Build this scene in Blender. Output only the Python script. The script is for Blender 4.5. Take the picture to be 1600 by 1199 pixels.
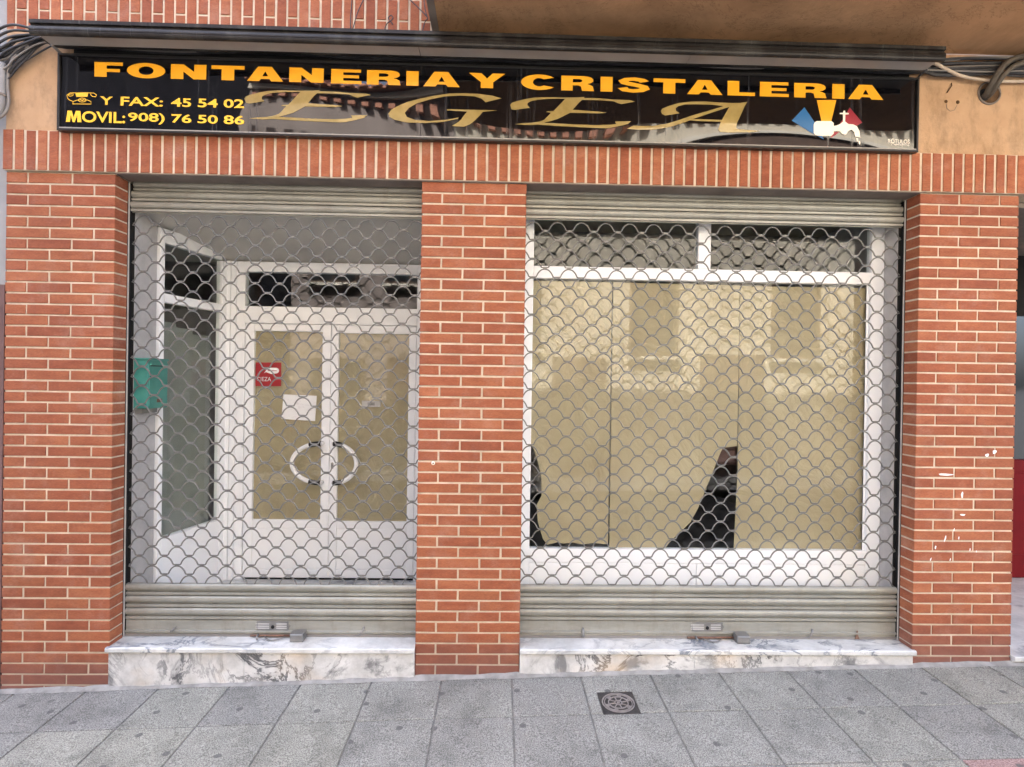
import bpy, bmesh, math, random
from mathutils import Vector, Matrix
from mathutils.geometry import tessellate_polygon
random.seed(7)
scene = bpy.context.scene
col = scene.collection
for o in list(bpy.data.objects): bpy.data.objects.remove(o)

# ------------------------------------------------------------------ camera
def camera_axes(yaw, pitch, roll):
    f = Vector((math.sin(yaw)*math.cos(pitch), math.cos(yaw)*math.cos(pitch), math.sin(pitch)))
    r = Vector((math.cos(yaw), -math.sin(yaw), 0)); u = r.cross(f)
    c, s = math.cos(roll), math.sin(roll)
    return c*r+s*u, -s*r+c*u, f
cam = bpy.data.cameras.new('camera'); cam_o = bpy.data.objects.new('camera', cam); col.objects.link(cam_o)
R_, U_, F_ = camera_axes(0.023855, -0.003927, 0.015356)
m = Matrix((R_, U_, -F_)).transposed().to_4x4(); m.translation = Vector((0, -3.3306, 1.8341))
cam_o.matrix_world = m
cam.sensor_width = 36; cam.lens = 36*880/1600; cam.clip_start = 0.05; cam.clip_end = 2000
scene.camera = cam_o

# ------------------------------------------------------------------ light
SUN_DIR = Vector((-0.35, 0.75, 1.15)).normalized()          # towards the sun: behind the shop, the street front lies in shade
world = bpy.data.worlds.new('World'); scene.world = world; world.use_nodes = True
nt = world.node_tree; nt.nodes.clear()
out = nt.nodes.new('ShaderNodeOutputWorld'); bg = nt.nodes.new('ShaderNodeBackground'); sky = nt.nodes.new('ShaderNodeTexSky')
sky.sky_type = 'NISHITA'; sky.sun_disc = False
sky.sun_elevation = math.asin(SUN_DIR.z); sky.sun_rotation = math.atan2(SUN_DIR.x, SUN_DIR.y)
sky.air_density = 0.6; sky.dust_density = 5.0; sky.ozone_density = 0.4
bg.inputs['Strength'].default_value = 0.15
hs = nt.nodes.new('ShaderNodeHueSaturation'); hs.inputs['Saturation'].default_value = 0.8      # thin high haze
nt.links.new(sky.outputs[0], hs.inputs['Color']); nt.links.new(hs.outputs[0], bg.inputs[0]); nt.links.new(bg.outputs[0], out.inputs[0])
sl = bpy.data.lights.new('sun', 'SUN'); sl.energy = 4.6; sl.angle = math.radians(0.5); sl.color = (1, 0.98, 0.96)
so = bpy.data.objects.new('sun', sl); col.objects.link(so); so.location = (0, 0, 20)
so.rotation_euler = SUN_DIR.to_track_quat('Z', 'Y').to_euler()
vs = scene.view_settings
scene.display_settings.display_device = 'sRGB'
vs.view_transform = 'Standard'; vs.look = 'None'; vs.gamma = 1; vs.use_curve_mapping = False
vs.exposure = 4.0
scene.cycles.max_bounces = 10; scene.cycles.diffuse_bounces = 6; scene.cycles.transparent_max_bounces = 24; scene.cycles.glossy_bounces = 4

# ------------------------------------------------------------------ materials
class N:
    def __init__(s, name):
        s.m = bpy.data.materials.new(name); s.m.use_nodes = True; s.t = s.m.node_tree
        s.p = s.t.nodes['Principled BSDF']; s.pos = None
    def new(s, k, **kw):
        n = s.t.nodes.new(k)
        for a, b in kw.items(): setattr(n, a, b)
        return n
    def link(s, a, b): s.t.links.new(a, b)
    def coord(s, scale=(1, 1, 1)):
        g = s.new('ShaderNodeNewGeometry'); mp = s.new('ShaderNodeMapping'); mp.inputs['Scale'].default_value = scale
        s.link(g.outputs['Position'], mp.inputs['Vector']); return mp.outputs[0]
    def noise(s, scale, detail=3, rough=.55, stretch=(1, 1, 1), dist=0):
        n = s.new('ShaderNodeTexNoise'); n.inputs['Scale'].default_value = scale; n.inputs['Detail'].default_value = detail
        n.inputs['Roughness'].default_value = rough; n.inputs['Distortion'].default_value = dist
        s.link(s.coord(stretch), n.inputs['Vector']); return n.outputs['Fac']
    def ramp(s, fac, stops):
        r = s.new('ShaderNodeValToRGB'); e = r.color_ramp.elements
        while len(e) < len(stops): e.new(.5)
        for i, (p, c) in enumerate(stops):
            e[i].position = p; e[i].color = (c, c, c, 1) if not isinstance(c, tuple) else c+(1,)
        s.link(fac, r.inputs[0]); return r.outputs[0]
    def mix(s, a, b, fac, mode='MIX'):
        n = s.new('ShaderNodeMix', data_type='RGBA', blend_type=mode)
        if isinstance(fac, (int, float)): n.inputs[0].default_value = fac
        else: s.link(fac, n.inputs[0])
        for i, v in ((6, a), (7, b)):
            if isinstance(v, tuple): n.inputs[i].default_value = v+(1,)
            else: s.link(v, n.inputs[i])
        return n.outputs[2]
    def math(s, op, a, b=0.0, clamp=False):
        n = s.new('ShaderNodeMath', operation=op); n.use_clamp = clamp
        for i, v in ((0, a), (1, b)):
            if isinstance(v, (int, float)): n.inputs[i].default_value = v
            else: s.link(v, n.inputs[i])
        return n.outputs[0]
    def objrand(s, lo, hi):
        i = s.new('ShaderNodeObjectInfo'); r = s.new('ShaderNodeMapRange')
        r.inputs['To Min'].default_value = lo; r.inputs['To Max'].default_value = hi
        s.link(i.outputs['Random'], r.inputs['Value']); return r.outputs[0]
    def scalecol(s, c, f):
        n = s.new('ShaderNodeVectorMath', operation='SCALE')
        if isinstance(c, tuple): n.inputs[0].default_value = c
        else: s.link(c, n.inputs[0])
        s.link(f, n.inputs['Scale']); return n.outputs[0]
    def bump(s, fac, strength=.3, dist=.002):
        b = s.new('ShaderNodeBump'); b.inputs['Strength'].default_value = strength; b.inputs['Distance'].default_value = dist
        s.link(fac, b.inputs['Height']); s.link(b.outputs[0], s.p.inputs['Normal'])
    def done(s, color, rough=.8, metal=0, spec=.5):
        if isinstance(color, tuple): s.p.inputs['Base Color'].default_value = color+(1,)
        else: s.link(color, s.p.inputs['Base Color'])
        if isinstance(rough, (int, float)): s.p.inputs['Roughness'].default_value = rough
        else: s.link(rough, s.p.inputs['Roughness'])
        s.p.inputs['Metallic'].default_value = metal; s.p.inputs['Specular IOR Level'].default_value = spec
        return s.m
def mottled(name, a, b, scale=6, rough=.8, bump=.2, bscale=120, rnd=0, metal=0, stretch=(1, 1, 1), spec=.4, detail=4):
    n = N(name); c = n.ramp(n.noise(scale, detail, .6, stretch), [(.3, a), (.7, b)])
    if rnd: c = n.scalecol(c, n.objrand(1-rnd, 1+rnd))
    if bump: n.bump(n.noise(bscale, 3), bump)
    return n.done(c, rough, metal, spec)
def plain(name, c, rough=.5, metal=0, spec=.5): return N(name).done(c, rough, metal, spec)

def brick_mat():
    n = N('brick clay')
    base = n.ramp(n.noise(9, 4, .6, (1, 1, 3)), [(.3, BRICK_A), (.7, BRICK_B)])
    i = n.new('ShaderNodeObjectInfo')
    hue = n.ramp(i.outputs['Random'], [(0, (.82, .76, .78)), (.15, (.92, .89, .90)), (.45, (1, .98, .97)), (.7, (1.03, 1.08, 1.03)), (.9, (1.10, 1.14, 1.10)), (1, (1.16, 1.30, 1.30))])
    base = n.mix(base, hue, 1.0, 'MULTIPLY')
    pale = n.ramp(n.noise(4.5, 5, .7), [(.52, 0.0), (.76, .45)])                     # efflorescence and lime smears
    base = n.mix(base, (.42, .24, .18), pale)
    fine = n.ramp(n.noise(60, 3, .6, (1, 1, 4)), [(.35, .82), (.65, 1.08)])
    base = n.mix(base, fine, 1.0, 'MULTIPLY')
    g = n.new('ShaderNodeNewGeometry'); sx = n.new('ShaderNodeSeparateXYZ'); n.link(g.outputs['Position'], sx.inputs[0])
    low = n.new('ShaderNodeMapRange'); low.inputs['From Min'].default_value = .36; low.inputs['From Max'].default_value = .10
    n.link(n.math('ADD', n.math('SUBTRACT', sx.outputs['Z'], n.math('ADD', n.math('MULTIPLY', sx.outputs['X'], .03), .088)), n.math('MULTIPLY', n.noise(7, 4), .2)), low.inputs['Value'])
    base = n.mix(base, (.14, .07, .06), n.math('MULTIPLY', low.outputs[0], .75))     # street grime soaked into the lowest courses
    soot = n.ramp(n.noise(1.7, 5, .65, (1, 1, .7)), [(.3, .84), (.65, 1.05)]); base = n.mix(base, soot, 1.0, 'MULTIPLY')
    chip = n.ramp(n.noise(34, 4, .7), [(.70, .0), (.76, .5)]); base = n.mix(base, (.40, .20, .13), chip)
    n.bump(n.noise(110, 5, .7, (1, 1, 2)), .6, .0025)
    return n.done(base, .82, 0, .3)
def mortar_mat():
    n = N('cream mortar'); c = n.ramp(n.noise(14, 5, .65), [(.3, (.50, .41, .30)), (.7, (.66, .57, .45))])
    g = n.new('ShaderNodeNewGeometry'); sx = n.new('ShaderNodeSeparateXYZ'); n.link(g.outputs['Position'], sx.inputs[0])
    low = n.new('ShaderNodeMapRange'); low.inputs['From Min'].default_value = .34; low.inputs['From Max'].default_value = .10
    n.link(n.math('ADD', n.math('SUBTRACT', sx.outputs['Z'], n.math('ADD', n.math('MULTIPLY', sx.outputs['X'], .03), .088)), n.math('MULTIPLY', n.noise(9, 4), .2)), low.inputs['Value'])
    c = n.mix(c, (.40, .33, .27), n.math('MULTIPLY', low.outputs[0], .8))
    soot = n.ramp(n.noise(2.1, 5, .65, (1, 1, .7)), [(.3, .78), (.65, 1.04)]); c = n.mix(c, soot, 1.0, 'MULTIPLY')
    n.bump(n.noise(120, 4), .6, .003); return n.done(c, .95, 0, .2)
def marble_mat(name, base_a, base_b, vein, sc, stretch, warm):
    n = N(name); base = n.ramp(n.noise(3, 5), [(.3, base_a), (.7, base_b)])
    v = n.math('ABSOLUTE', n.math('SUBTRACT', n.noise(sc, 8, .68, stretch, 1.1), .5))
    vr = n.ramp(v, [(.0, 1.0), (.014, .8), (.028, .0)])
    patch = n.ramp(n.noise(sc*.55, 3, .5, stretch), [(.42, .0), (.6, 1.0)])
    base = n.mix(base, vein, n.math('MULTIPLY', vr, patch))
    blot = n.ramp(n.noise(sc*1.1, 5, .65, stretch, .8), [(.56, .0), (.66, .9)])
    base = n.mix(base, vein, n.math('MULTIPLY', blot, .8))
    base = n.mix(base, warm, n.ramp(n.noise(2.3, 4), [(.55, .0), (.75, .5)]))
    base = n.mix(base, n.ramp(n.noise(6, 6, .75), [(.35, .76), (.6, 1.0)]), 1.0, 'MULTIPLY')
    return n.done(base, .35, 0, .5)
def tile_mat(name, a, b, rnd=.12):
    n = N(name)
    g = n.noise(175, 2, .6); c = n.ramp(g, [(.38, a), (.5, tuple((x+y)/2 for x, y in zip(a, b))), (.60, b)])
    big = n.ramp(n.noise(2.2, 4), [(.3, .86), (.7, 1.12)]); c = n.mix(c, big, 1.0, 'MULTIPLY')
    i = n.new('ShaderNodeObjectInfo')
    tint = n.ramp(i.outputs['Random'], [(0, (.86, .86, .87)), (.3, (.96, .97, .97)), (.6, (1.04, 1.05, 1.03)), (.85, (1.08, 1.08, 1.0)), (1, (.93, .95, .94))])
    c = n.mix(c, tint, 1.0, 'MULTIPLY')
    stain = n.ramp(n.noise(5.5, 5, .7), [(.33, .72), (.52, 1.0)]); c = n.mix(c, stain, 1.0, 'MULTIPLY')
    vo = n.new('ShaderNodeTexVoronoi'); vo.voronoi_dimensions = '2D'; vo.inputs['Scale'].default_value = 4.6; n.link(n.coord((1, 1, .01)), vo.inputs['Vector'])
    d = n.math('ADD', vo.outputs['Distance'], n.math('MULTIPLY', n.noise(40, 2), .03))
    rr = n.new('ShaderNodeSeparateXYZ'); n.link(vo.outputs['Color'], rr.inputs[0])
    spot = n.math('MULTIPLY', n.ramp(d, [(.085, 1.0), (.105, .0)]), n.ramp(rr.outputs['X'], [(.55, .0), (.6, .75)]))
    c = n.mix(c, (.07, .07, .07), spot)                                                # trodden gum
    n.bump(g, .6, .0025); return n.done(c, .85, 0, .35)
def metal_slat(name, a, b, rough=.5, metal=.25):
    n = N(name); c = n.ramp(n.noise(3.5, 5, .65, (1.0, 1, 5)), [(.3, a), (.7, b)])
    dirt = n.ramp(n.noise(9, 6, .75, (1.5, 1, .6)), [(.50, .0), (.8, .55)]); c = n.mix(c, (.16, .14, .11), dirt)
    return n.done(c, rough, metal, .45)
def glass_mat(name='pane glass', tint=(.95, .97, .96), ior=1.58, wob=0.0):
    n = N(name); t = n.t; t.nodes.remove(n.p)
    tr = n.new('ShaderNodeBsdfTransparent'); tr.inputs[0].default_value = tint+(1,)
    gl = n.new('ShaderNodeBsdfGlossy'); gl.inputs['Roughness'].default_value = 0.0
    fr = n.new('ShaderNodeFresnel'); fr.inputs['IOR'].default_value = ior
    mx = n.new('ShaderNodeMixShader')
    if wob:
        b = n.new('ShaderNodeBump'); b.inputs['Strength'].default_value = wob; b.inputs['Distance'].default_value = .02
        n.link(n.noise(1.6, 1), b.inputs['Height']); n.link(b.outputs[0], gl.inputs['Normal'])
    gg = n.new('ShaderNodeNewGeometry')
    n.link(n.math('MULTIPLY', fr.outputs[0], n.math('SUBTRACT', 1.0, gg.outputs['Backfacing'])), mx.inputs[0]); n.link(tr.outputs[0], mx.inputs[1]); n.link(gl.outputs[0], mx.inputs[2])
    n.link(mx.outputs[0], t.nodes['Material Output'].inputs[0]); return n.m

BRICK_A = (.25, .071, .033); BRICK_B = (.34, .116, .056)
M = {}
M['brick'] = brick_mat(); M['mortar'] = mortar_mat()
def stucco_mat():
    n = N('peach stucco'); c = n.ramp(n.noise(3, 5, .65), [(.3, (.40, .25, .14)), (.7, (.52, .345, .21))])
    st = n.ramp(n.noise(7, 6, .75, (1, 1, .5)), [(.34, .70), (.52, 1.03)]); c = n.mix(c, st, 1.0, 'MULTIPLY')
    n.bump(n.noise(55, 5, .7), .9, .005); return n.done(c, .92, 0, .2)
M['stucco'] = stucco_mat()
def soffit_mat():
    n = N('brown rendered soffit'); c = n.ramp(n.noise(2.2, 5, .65), [(.3, (.38, .22, .115)), (.7, (.47, .285, .155))])
    st = n.ramp(n.noise(1.1, 6, .75, (1, 1, 1), .6), [(.35, .72), (.55, 1.04)]); c = n.mix(c, st, 1.0, 'MULTIPLY')
    ck = n.math('ABSOLUTE', n.math('SUBTRACT', n.noise(1.3, 8, .7, (1, 1, 1), .8), .5)); c = n.mix(c, (.16, .09, .05), n.ramp(ck, [(.0, .7), (.006, .0)]))
    n.bump(n.noise(45, 5, .7), .7, .004); return n.done(c, .92, 0, .2)
M['soffit'] = soffit_mat()
M['cement'] = mottled('grey cement render', (.14, .115, .095), (.22, .185, .16), 5, .95, .5, 60)
M['concrete'] = mottled('smooth grey concrete', (.36, .357, .357), (.50, .49, .485), 7, .85, .25, 60)
M['ceiling'] = mottled('alcove plaster', (.50, .49, .45), (.56, .545, .50), 2, .9, .1, 60)
M['fascia'] = None
def fascia_mat():
    n = N('dark enamelled hood metal')
    c = n.ramp(n.noise(4, 5, .7, (1, 1, .6)), [(.48, (.012, .010, .009)), (.72, (.06, .056, .05))])
    st = n.math('MULTIPLY', n.ramp(n.noise(46, 4, .75, (1, .05, .08)), [(.60, .0), (.74, .5)]), n.ramp(n.noise(1.1, 3, .6, (1, .1, .1)), [(.45, .0), (.6, 1.0)])); c = n.mix(c, (.22, .21, .20), st)
    return n.done(c, .42, 0, .3)
M['fascia'] = fascia_mat()
M['hood_plate'] = mottled('grey hood underside', (.30, .28, .25), (.41, .385, .35), 3, .6, 0)
def sign_mat():
    n = N('black sign acrylic'); st = n.ramp(n.noise(26, 4, .6, (1, .02, .03)), [(.58, .0), (.75, .09)])
    c = n.mix((.003, .003, .004), (.35, .37, .42), st); return n.done(c, n.math('ADD', n.math('MULTIPLY', st, 2.0), .02), 0, .6)
M['sign'] = sign_mat(); M['sign_frame'] = plain('sign frame black', (.012, .011, .01), .35); M['sign_edge'] = plain('sign edge strip', (.30, .28, .25), .4)
M['yellow'] = plain('sign yellow vinyl', (.80, .36, .012), .3); M['lemon'] = plain('phone number yellow vinyl', (.86, .50, .04), .3)
M['gold'] = mottled('gold leaf lettering', (.25, .18, .058), (.37, .27, .10), 9, .08, 0)
M['sblue'] = plain('sign blue', (.015, .12, .30), .3); M['sred'] = plain('sign red', (.26, .012, .025), .3); M['swhite'] = plain('sign cream white', (.85, .78, .66), .3)
M['slat'] = metal_slat('galvanised slat', (.235, .232, .20), (.335, .332, .295), .42)
M['rod'] = metal_slat('lattice rod steel', (.115, .115, .11), (.18, .178, .168), .36, .25)
M['guide'] = metal_slat('guide rail steel', (.38, .375, .36), (.50, .49, .47), .5, .2)
M['lock'] = metal_slat('lock steel', (.15, .148, .145), (.28, .275, .265), .4, .5)
M['rust'] = mottled('rusty steel', (.10, .05, .035), (.20, .12, .085), 60, .8, .3)
M['dark'] = plain('black gap', (.006, .006, .006), .9)  # black for joints and holes, also painted shade in slots and recesses
M['marble_top'] = marble_mat('white marble tread', (.52, .53, .52), (.66, .66, .64), (.17, .19, .22), 3.4, (.7, 1.3, 1), (.62, .58, .50))
M['marble_riser'] = marble_mat('veined marble riser', (.50, .495, .475), (.62, .615, .595), (.075, .078, .085), 3.6, (1, 1, .8), (.55, .40, .24))
M['tile'] = tile_mat('grey textured paving', (.115, .114, .104), (.305, .302, .28)); M['tile_red'] = tile_mat('reddish textured paving', (.16, .095, .09), (.33, .235, .23))
M['joint'] = mottled('paving joint mortar', (.10, .10, .095), (.20, .20, .19), 30, .95, .5, 90)
M['asphalt'] = mottled('asphalt', (.04, .04, .042), (.065, .065, .066), 60, .9, .6, 200)
M['fillet'] = mottled('dirty cement', (.16, .155, .145), (.30, .295, .28), 12, .95, .5, 60); M['kerb'] = mottled('kerb concrete', (.30, .30, .29), (.40, .40, .39), 20, .9, .4)
M['alu'] = mottled('white lacquered aluminium', (.82, .835, .85), (.87, .885, .895), 4, .35, 0)
M['alu_line'] = plain('panel groove', (.30, .30, .30), .6); M['gasket'] = plain('black rubber', (.012, .012, .012), .6)
M['glass'] = glass_mat(); M['glass_wob'] = glass_mat('wavy pane glass', (.95, .97, .96), 1.58, .008)
def kraft_mat():
    n = N('kraft paper'); c = n.ramp(n.noise(1.8, 5, .6), [(.3, (.385, .305, .185)), (.7, (.48, .395, .255))])
    n.bump(n.noise(4, 4, .5, (1, 1, 1), 1.2), .8, .03); return n.done(c, .75, 0, .3)
M['kraft'] = kraft_mat()
def notice_mat():
    n = N('white notice paper'); w = n.ramp(n.noise(55, 3, .7, (.35, 1, 1.6)), [(.56, .80), (.66, .66)]); return n.done(w, .8, 0, .2)
M['paper'] = notice_mat()
M['teal'] = mottled('worn teal enamel', (.035, .19, .16), (.065, .27, .225), 9, .45, .15, 40); M['teal_dark'] = plain('mailbox slot shadow', (.01, .05, .045), .6)
M['sticker'] = plain('red sticker', (.33, .006, .012), .4); M['white'] = plain('white print', (.80, .80, .80), .5)
M['handle'] = plain('white handle enamel', (.80, .80, .79), .25); M['black'] = plain('black plastic', (.006, .006, .006), .6, 0, .2)
M['cable'] = mottled('black cable sheath', (.014, .014, .016), (.05, .05, .055), 12, .55, 0); M['cable_grey'] = plain('grey cable sheath', (.20, .185, .17), .6)
M['cable_white'] = mottled('off white cable sheath', (.42, .34, .26), (.52, .44, .35), 14, .55, 0); M['conduit'] = mottled('dusty corrugated conduit', (.055, .045, .035), (.11, .095, .075), 25, .75, 0)
M['pipe'] = mottled('grey pvc pipe', (.20, .195, .19), (.29, .285, .28), 6, .5, 0)
M['foam'] = mottled('brown foam plug', (.07, .035, .016), (.14, .075, .03), 30, .95, .8, 60)
M['iron'] = mottled('cast iron', (.022, .02, .02), (.05, .046, .045), 40, .55, .3); M['iron_worn'] = mottled('worn cast iron', (.17, .155, .15), (.25, .23, .22), 40, .45, .3)
M['door_red'] = mottled('dark red lacquer', (.12, .004, .006), (.15, .006, .008), 3, .55, 0, spec=.15)
M['grey_wall'] = mottled('neighbour grey render', (.24, .24, .24), (.31, .31, .31), 4, .9, .5); M['plum'] = mottled('neighbour plum dado', (.11, .062, .058), (.15, .085, .078), 6, .85, .3)
M['reflection_board'] = mottled('grey green board', (.19, .20, .18), (.27, .28, .255), 3, .8, 0); M['room'] = mottled('unlit shop plaster', (.22, .21, .19), (.28, .27, .25), 2, .9, 0); M['room_floor'] = mottled('shop floor', (.16, .15, .14), (.22, .21, .2), 3, .6, 0)
M['ochre'] = mottled('ochre render', (.42, .375, .29), (.50, .45, .36), 2, .9, .2); M['cream'] = mottled('cream render', (.50, .46, .38), (.58, .54, .46), 2, .9, .2)
M['pinkish'] = mottled('dull pink render', (.20, .165, .145), (.27, .225, .20), 2, .9, .2); M['slate'] = mottled('charcoal tile cladding', (.007, .007, .009), (.013, .013, .016), 4, .9, .2, spec=.04)
M['rooftile'] = mottled('clay roof tile', (.30, .13, .08), (.42, .20, .13), 8, .85, .3); M['timber'] = mottled('dark stained timber', (.07, .045, .032), (.11, .07, .05), 10, .6, .2)
M['winglass'] = plain('dark window glass', (.02, .024, .028), .05)

# ------------------------------------------------------------------ mesh tools
class MB:
    def __init__(s): s.v = []; s.f = []; s.sm = []
    def add(s, vs_, fs, smooth=False):
        b = len(s.v); s.v += [tuple(v) for v in vs_]; s.f += [tuple(i+b for i in f) for f in fs]; s.sm += [smooth]*len(fs); return s
    def box(s, x0, x1, y0, y1, z0, z1, c=0.0):
        """box; c > 0 chamfers the edges round the street-side (y0) face"""
        if c:
            v = [(x0, y0+c, z0), (x1, y0+c, z0), (x1, y0+c, z1), (x0, y0+c, z1), (x0+c, y0, z0+c), (x1-c, y0, z0+c), (x1-c, y0, z1-c), (x0+c, y0, z1-c),
                 (x0, y1, z0), (x1, y1, z0), (x1, y1, z1), (x0, y1, z1)]
            f = [(4, 5, 6, 7), (0, 1, 5, 4), (1, 2, 6, 5), (2, 3, 7, 6), (3, 0, 4, 7), (1, 0, 8, 9), (2, 1, 9, 10), (3, 2, 10, 11), (0, 3, 11, 8), (9, 8, 11, 10)]
        else:
            v = [(x0, y0, z0), (x1, y0, z0), (x1, y1, z0), (x0, y1, z0), (x0, y0, z1), (x1, y0, z1), (x1, y1, z1), (x0, y1, z1)]
            f = [(0, 3, 2, 1), (4, 5, 6, 7), (0, 1, 5, 4), (1, 2, 6, 5), (2, 3, 7, 6), (3, 0, 4, 7)]
        return s.add(v, f)
    def extrude_x(s, prof, x0, x1, smooth=False):
        n = len(prof); v = [(x0, y, z) for y, z in prof]+[(x1, y, z) for y, z in prof]
        s.add(v, [(i, (i+1) % n, n+(i+1) % n, n+i) for i in range(n)], smooth)
        tri = tessellate_polygon([[Vector((y, z, 0)) for y, z in prof]])
        b = len(s.v)-2*n
        for a, c, d in tri:
            s.f += [(b+a, b+c, b+d), (b+n+d, b+n+c, b+n+a)]; s.sm += [False, False]
        return s
    def tube(s, pts, r, k=8, cap=True):
        P = [Vector(p) for p in pts]; n = len(P); rr = r if isinstance(r, (list, tuple)) else [r]*n
        up = Vector((0, 1, 0)); vs_ = []
        for i, p in enumerate(P):
            t = (P[min(i+1, n-1)]-P[max(i-1, 0)]).normalized()
            a = up - t*up.dot(t)
            if a.length < 1e-3: a = Vector((0, 0, 1)) - t*t.z
            if a.length < 1e-3: a = Vector((1, 0, 0)) - t*t.x
            a.normalize(); b = t.cross(a); up = a
            vs_ += [p + (a*math.cos(2*math.pi*j/k)+b*math.sin(2*math.pi*j/k))*rr[i] for j in range(k)]
        fs = [(i*k+j, i*k+(j+1) % k, (i+1)*k+(j+1) % k, (i+1)*k+j) for i in range(n-1) for j in range(k)]
        if cap: fs += [tuple(range(k))[::-1], tuple((n-1)*k+j for j in range(k))]
        return s.add(vs_, fs, True)
    def plate(s, outer, yf, depth=0.0, holes=()):
        """flat outline in x,z; yf(x,z) gives the front; depth > 0 gives it thickness backwards"""
        loops = [list(outer)]+[list(h) for h in holes]; flat = [p for l in loops for p in l]
        tri = tessellate_polygon([[Vector((x, z, 0)) for x, z in l] for l in loops])
        fr = [(x, yf(x, z), z) for x, z in flat]
        fs = []
        for a, b, c in tri:
            (x0, _, z0), (x1, _, z1), (x2, _, z2) = fr[a], fr[b], fr[c]
            cr = (x1-x0)*(z2-z0)-(x2-x0)*(z1-z0)
            fs.append((a, b, c) if cr > 0 else (c, b, a))
        if depth:
            n = len(fr); fr = fr+[(x, y+depth, z) for x, y, z in fr]; b = 0
            fs += [tuple(n+i for i in f[::-1]) for f in fs]
            for l in loops:
                k = len(l); fs += [(b+i, b+(i+1) % k, n+b+(i+1) % k, n+b+i) for i in range(k)]; b += k
        return s.add(fr, fs)
    def xf(s, fn): s.v = [tuple(fn(Vector(v))) for v in s.v]; return s
    def mesh(s, name, mat, origin=(0, 0, 0), fixn=True):
        me = bpy.data.meshes.new(name); o = Vector(origin)
        me.from_pydata([Vector(v)-o for v in s.v], [], s.f); me.materials.append(mat)
        me.polygons.foreach_set('use_smooth', s.sm)
        if fixn:
            bm = bmesh.new(); bm.from_mesh(me); bmesh.ops.recalc_face_normals(bm, faces=bm.faces); bm.to_mesh(me); bm.free()
        me.update(); return me
def link(name, me, loc=(0, 0, 0), parent=None):
    o = bpy.data.objects.new(name, me); col.objects.link(o); o.location = loc
    if parent: o.parent = parent
    return o
def wloc(o):
    v = Vector((0, 0, 0))
    while o: v += Vector(o.location); o = o.parent
    return v
def part(name, mb, mat, parent, fixn=True, **props):
    o = link(name, mb.mesh(name, M[mat] if isinstance(mat, str) else mat, wloc(parent), fixn), (0, 0, 0), parent)
    for k, v in props.items(): o[k] = v
    return o
def thing(name, label, cat, loc=(0, 0, 0), group=None, mb=None, mat=None):
    me = mb.mesh(name, M[mat], loc) if mb else None
    o = link(name, me, loc); o['label'] = label; o['category'] = cat; o['kind'] = 'thing'
    if group: o['group'] = group
    return o
def structure(name, mb, mat):
    o = link(name, mb.mesh(name, M[mat])); o['kind'] = 'structure'; return o
def arc(cx, cz, rx, rz, a0, a1, n):
    return [(cx+rx*math.cos(math.radians(a0+(a1-a0)*i/n)), cz+rz*math.sin(math.radians(a0+(a1-a0)*i/n))) for i in range(n+1)]

# ------------------------------------------------------------------ ground, road, paving
def G(x, y):
    xx = max(-12, min(12, x)); return .088+.031*xx-.0012*xx*xx*(1 if abs(xx) <= 12 else 0)+.02*max(y, -2.4)
def sheet(x0, x1, y0, y1, nx, ny, dz):
    mb = MB(); v = []
    for j in range(ny+1):
        for i in range(nx+1):
            x = x0+(x1-x0)*i/nx; y = y0+(y1-y0)*j/ny; v.append((x, y, G(x, y)+dz))
    return mb.add(v, [(j*(nx+1)+i, j*(nx+1)+i+1, (j+1)*(nx+1)+i+1, (j+1)*(nx+1)+i) for j in range(ny) for i in range(nx)])
structure('ground', sheet(-600, 600, -600, 600, 200, 120, -.20), 'asphalt')
structure('road', sheet(-60, 60, -5.2, -2.15, 120, 4, -.155), 'asphalt')
walk = structure('sidewalk', sheet(-30, 30, -2.0, .3, 150, 6, -.006), 'joint')
structure('opposite_sidewalk', sheet(-60, 60, -6.6, -5.2, 120, 2, -.03), 'kerb')
kb = MB()
for i in range(-24, 24):
    x0, x1 = i*.8+.004, i*.8+.796
    kb.add([(x, y, G(x, -2.1)+dz) for dz in (-.19, .0) for y in (-2.15, -2.0) for x in (x0, x1)],
           [(0, 1, 3, 2), (4, 6, 7, 5), (0, 4, 5, 1), (1, 5, 7, 3), (3, 7, 6, 2), (2, 6, 4, 0)])
structure('kerb', kb, 'kerb')
MH = (.578, .772, -.403, -.198)                                              # the water-meter cover is let into one tile
TX0, TP = -1.941, .4087; rows = [(-.395, -.003), (-.805, -.395), (-1.213, -.805), (-1.62, -1.213)]
g_ = .0045
def tile_mesh(x0, x1, y0, y1, cx, cy, cz, top):
    c = .0035
    def T(x, y, d): return (x-cx, y-cy, G(x, y)+d-cz+top)
    v = [T(x0, y0, -.03), T(x1, y0, -.03), T(x1, y1, -.03), T(x0, y1, -.03), T(x0, y0, -c*.7), T(x1, y0, -c*.7), T(x1, y1, -c*.7), T(x0, y1, -c*.7),
         T(x0+c, y0+c, 0), T(x1-c, y0+c, 0), T(x1-c, y1-c, 0), T(x0+c, y1-c, 0)]
    return v, [(0, 1, 5, 4), (1, 2, 6, 5), (2, 3, 7, 6), (3, 0, 4, 7), (4, 5, 9, 8), (5, 6, 10, 9), (6, 7, 11, 10), (7, 4, 8, 11), (8, 9, 10, 11)]
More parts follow.
